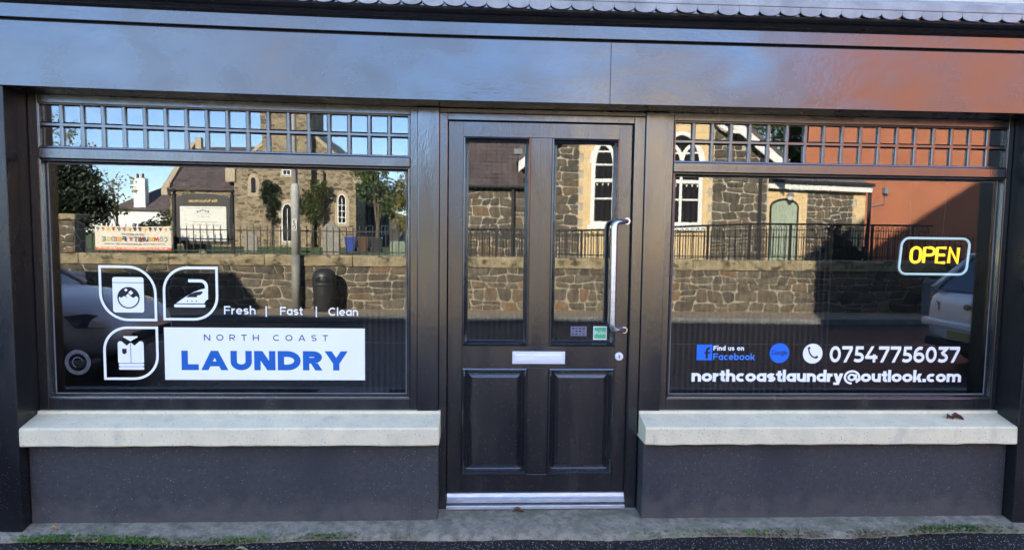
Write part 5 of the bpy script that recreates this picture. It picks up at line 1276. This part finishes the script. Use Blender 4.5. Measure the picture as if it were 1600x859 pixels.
    b = MB(); b.box(-2.14, -2.0, -.74, .74, .26, .36); put(b, 'bumper_trim', 'rubber', bev=.02)
    b = MB(); b.box(-2.172, -2.160, -.27, .27, .395, .495); put(b, 'number_plate', 'plate_yellow')
    b = MB(); b.box(-2.158, -2.1, -.32, .32, .38, .50); put(b, 'plate_recess', paint, bev=.01)
    b = MB(); vs = [(-2.135, .065 * math.cos(R(a)), .79 + .038 * math.sin(R(a))) for a in range(0, 360, 30)]; b.add(vs, [tuple(range(12))]); put(b, 'badge', 'lamp_dark')
    return t
car('mauve grey hatchback nosing in at the left of the left window', -3.85 - 2.15 * 1.08, -4.80, -.215, 'car_mauve')
car('pale silver hatchback seen from behind at the right window edge', 6.25 + 2.12 * 1.08, -4.80, -.215, 'car_silver')

# ------------------------------------------------------------------ moss, weeds, grit and fallen leaves along the plinth
def plinth_front(X):
    e = .035 * math.sin(X * 2.1 + 1) + .02 * math.sin(X * 5.7)
    return -.235 + e * .7 - .05 * math.exp(-((X - .34) / .55) ** 4)
q = random.Random(5)
def tufts(name, spans, m, label, size, up=.5):
    b = MB()
    for (x0, x1, n, spread, dy) in spans:
        cl_ = [q.uniform(x0, x1) for _ in range(max(3, n // 50))]
        for _ in range(n):
            X = q.choice(cl_) + q.gauss(0, .05); Y = plinth_front(X) + dy + q.gauss(0, spread); Z = -.047 + q.random() * .008
            if Y > plinth_front(X): Z = -.040 + q.random() * .012
            a = size * q.uniform(.5, 1.4); g = q.uniform(0, 6.28); d = Vector((math.cos(g), math.sin(g), q.uniform(0, up))) * a; s = Vector((-math.sin(g), math.cos(g), q.uniform(-.3, .3))) * a * .45
            p = Vector((X, Y, Z)); b.add([p, p + d * .5 - s, p + d + Vector((0, 0, a * .2)), p + d * .5 + s], [(0, 1, 2, 3)])
    o = b.build(name, m, None, loc=(0, -.25, -.05)); tag(o, label, 'weeds', kind='stuff'); return o
tufts('moss_growth', [(-2.2, -1.55, 2400, .016, -.012), (-1.6, -1.0, 700, .014, -.008), (-1.0, -.5, 250, .012, 0), (2.30, 2.75, 900, .016, .012), (.9, 1.5, 260, .012, .0)], 'moss', 'low green moss growing along the foot of the shopfront', .009, .9)
tufts('dry_weeds', [(-.8, -.3, 160, .015, -.01), (1.1, 1.8, 420, .018, 0), (1.9, 2.9, 520, .02, 0), (-2.3, -1.0, 260, .02, -.02)], 'dry_grass', 'straw coloured dry weeds scattered along the plinth edge', .013, 1.0)
# loose grit on the tarmac
b = MB()
for _ in range(2600):
    X = q.uniform(-2.6, 3.2); Y = -.27 - abs(q.gauss(0, .16)); r = q.uniform(.0012, .0034)
    z = -.0535 + .0
    b.add([(X - r, Y - r, z), (X + r, Y - r * .6, z), (X + r * .7, Y + r, z), (X - r * .8, Y + r * .8, z), (X, Y, z + r * 1.3)], [(0, 1, 4), (1, 2, 4), (2, 3, 4), (3, 0, 4)])
for _ in range(1500):
    X = q.uniform(-2.6, 3.2); yf = plinth_front(X); u = q.random() ** .6; Y = -.11 + (yf + .02 + .11) * u; z = -.013 - .016 * u + .006 * math.exp(-((X - .34) / .55) ** 4) * (1 - u); r = q.uniform(.0012, .0038)
    b.add([(X - r, Y - r, z), (X + r, Y - r * .6, z), (X + r * .7, Y + r, z), (X - r * .8, Y + r * .8, z), (X, Y, z + r * 1.3)], [(0, 1, 4), (1, 2, 4), (2, 3, 4), (3, 0, 4)])
tag(b.build('loose_grit', 'kerb_stone', None, loc=(0, -.4, -.05)), 'pale loose grit scattered over the tarmac and plinth', 'grit', kind='stuff')
def fallen_leaf(label, x, y, z, L, m, rot, curl=.3, w=.42):
    b = MB(); n = 6; vs = []
    for i in range(n + 1):
        t = i / n; ww = L * w * math.sin(math.pi * min(1, t * .94 + .03)) ** .8; X = (t - .5) * L
        for s in (-1, -.5, 0, .5, 1):
            zz = abs(s) ** 2 * ww * curl + .006 * math.sin(t * 5) + (.002 if s else 0)
            vs.append((x + X * math.cos(rot) - s * ww * math.sin(rot), y + X * math.sin(rot) + s * ww * math.cos(rot), z + zz + .002))
    fs = [(i * 5 + k, i * 5 + k + 1, i * 5 + k + 6, i * 5 + k + 5) for i in range(n) for k in range(4)]
    b.add(vs, fs); tag(b.build('fallen_leaf', m, None, smooth=True, loc=(x, y, z)), label, 'leaf', 'fallen leaves')
fallen_leaf('small orange fallen leaf at the left riser foot', -2.10, -.17, -.016, .026, 'leaf_orange', .4, .6, .5)
fallen_leaf('tan fallen leaf on the tarmac before the left window', -1.12, -.345, -.052, .06, 'leaf_tan', .2, .2, .25)
fallen_leaf('curled brown leaf on the doorstep under the door', .245, -.035, .002, .065, 'leaf_brown', .12, .8, .25)
fallen_leaf('dark red curled leaf on the right window sill', 2.585, -.085, .522, .045, 'leaf_red', .2, .9, .42)
fallen_leaf('larger dark red leaf beside another on the right sill', 2.625, -.085, .522, .062, 'leaf_red', -.25, .9, .38)
fallen_leaf('tiny pale leaf scrap below the left riser', -1.86, -.16, -.016, .018, 'leaf_tan', 1.2, .5, .5)
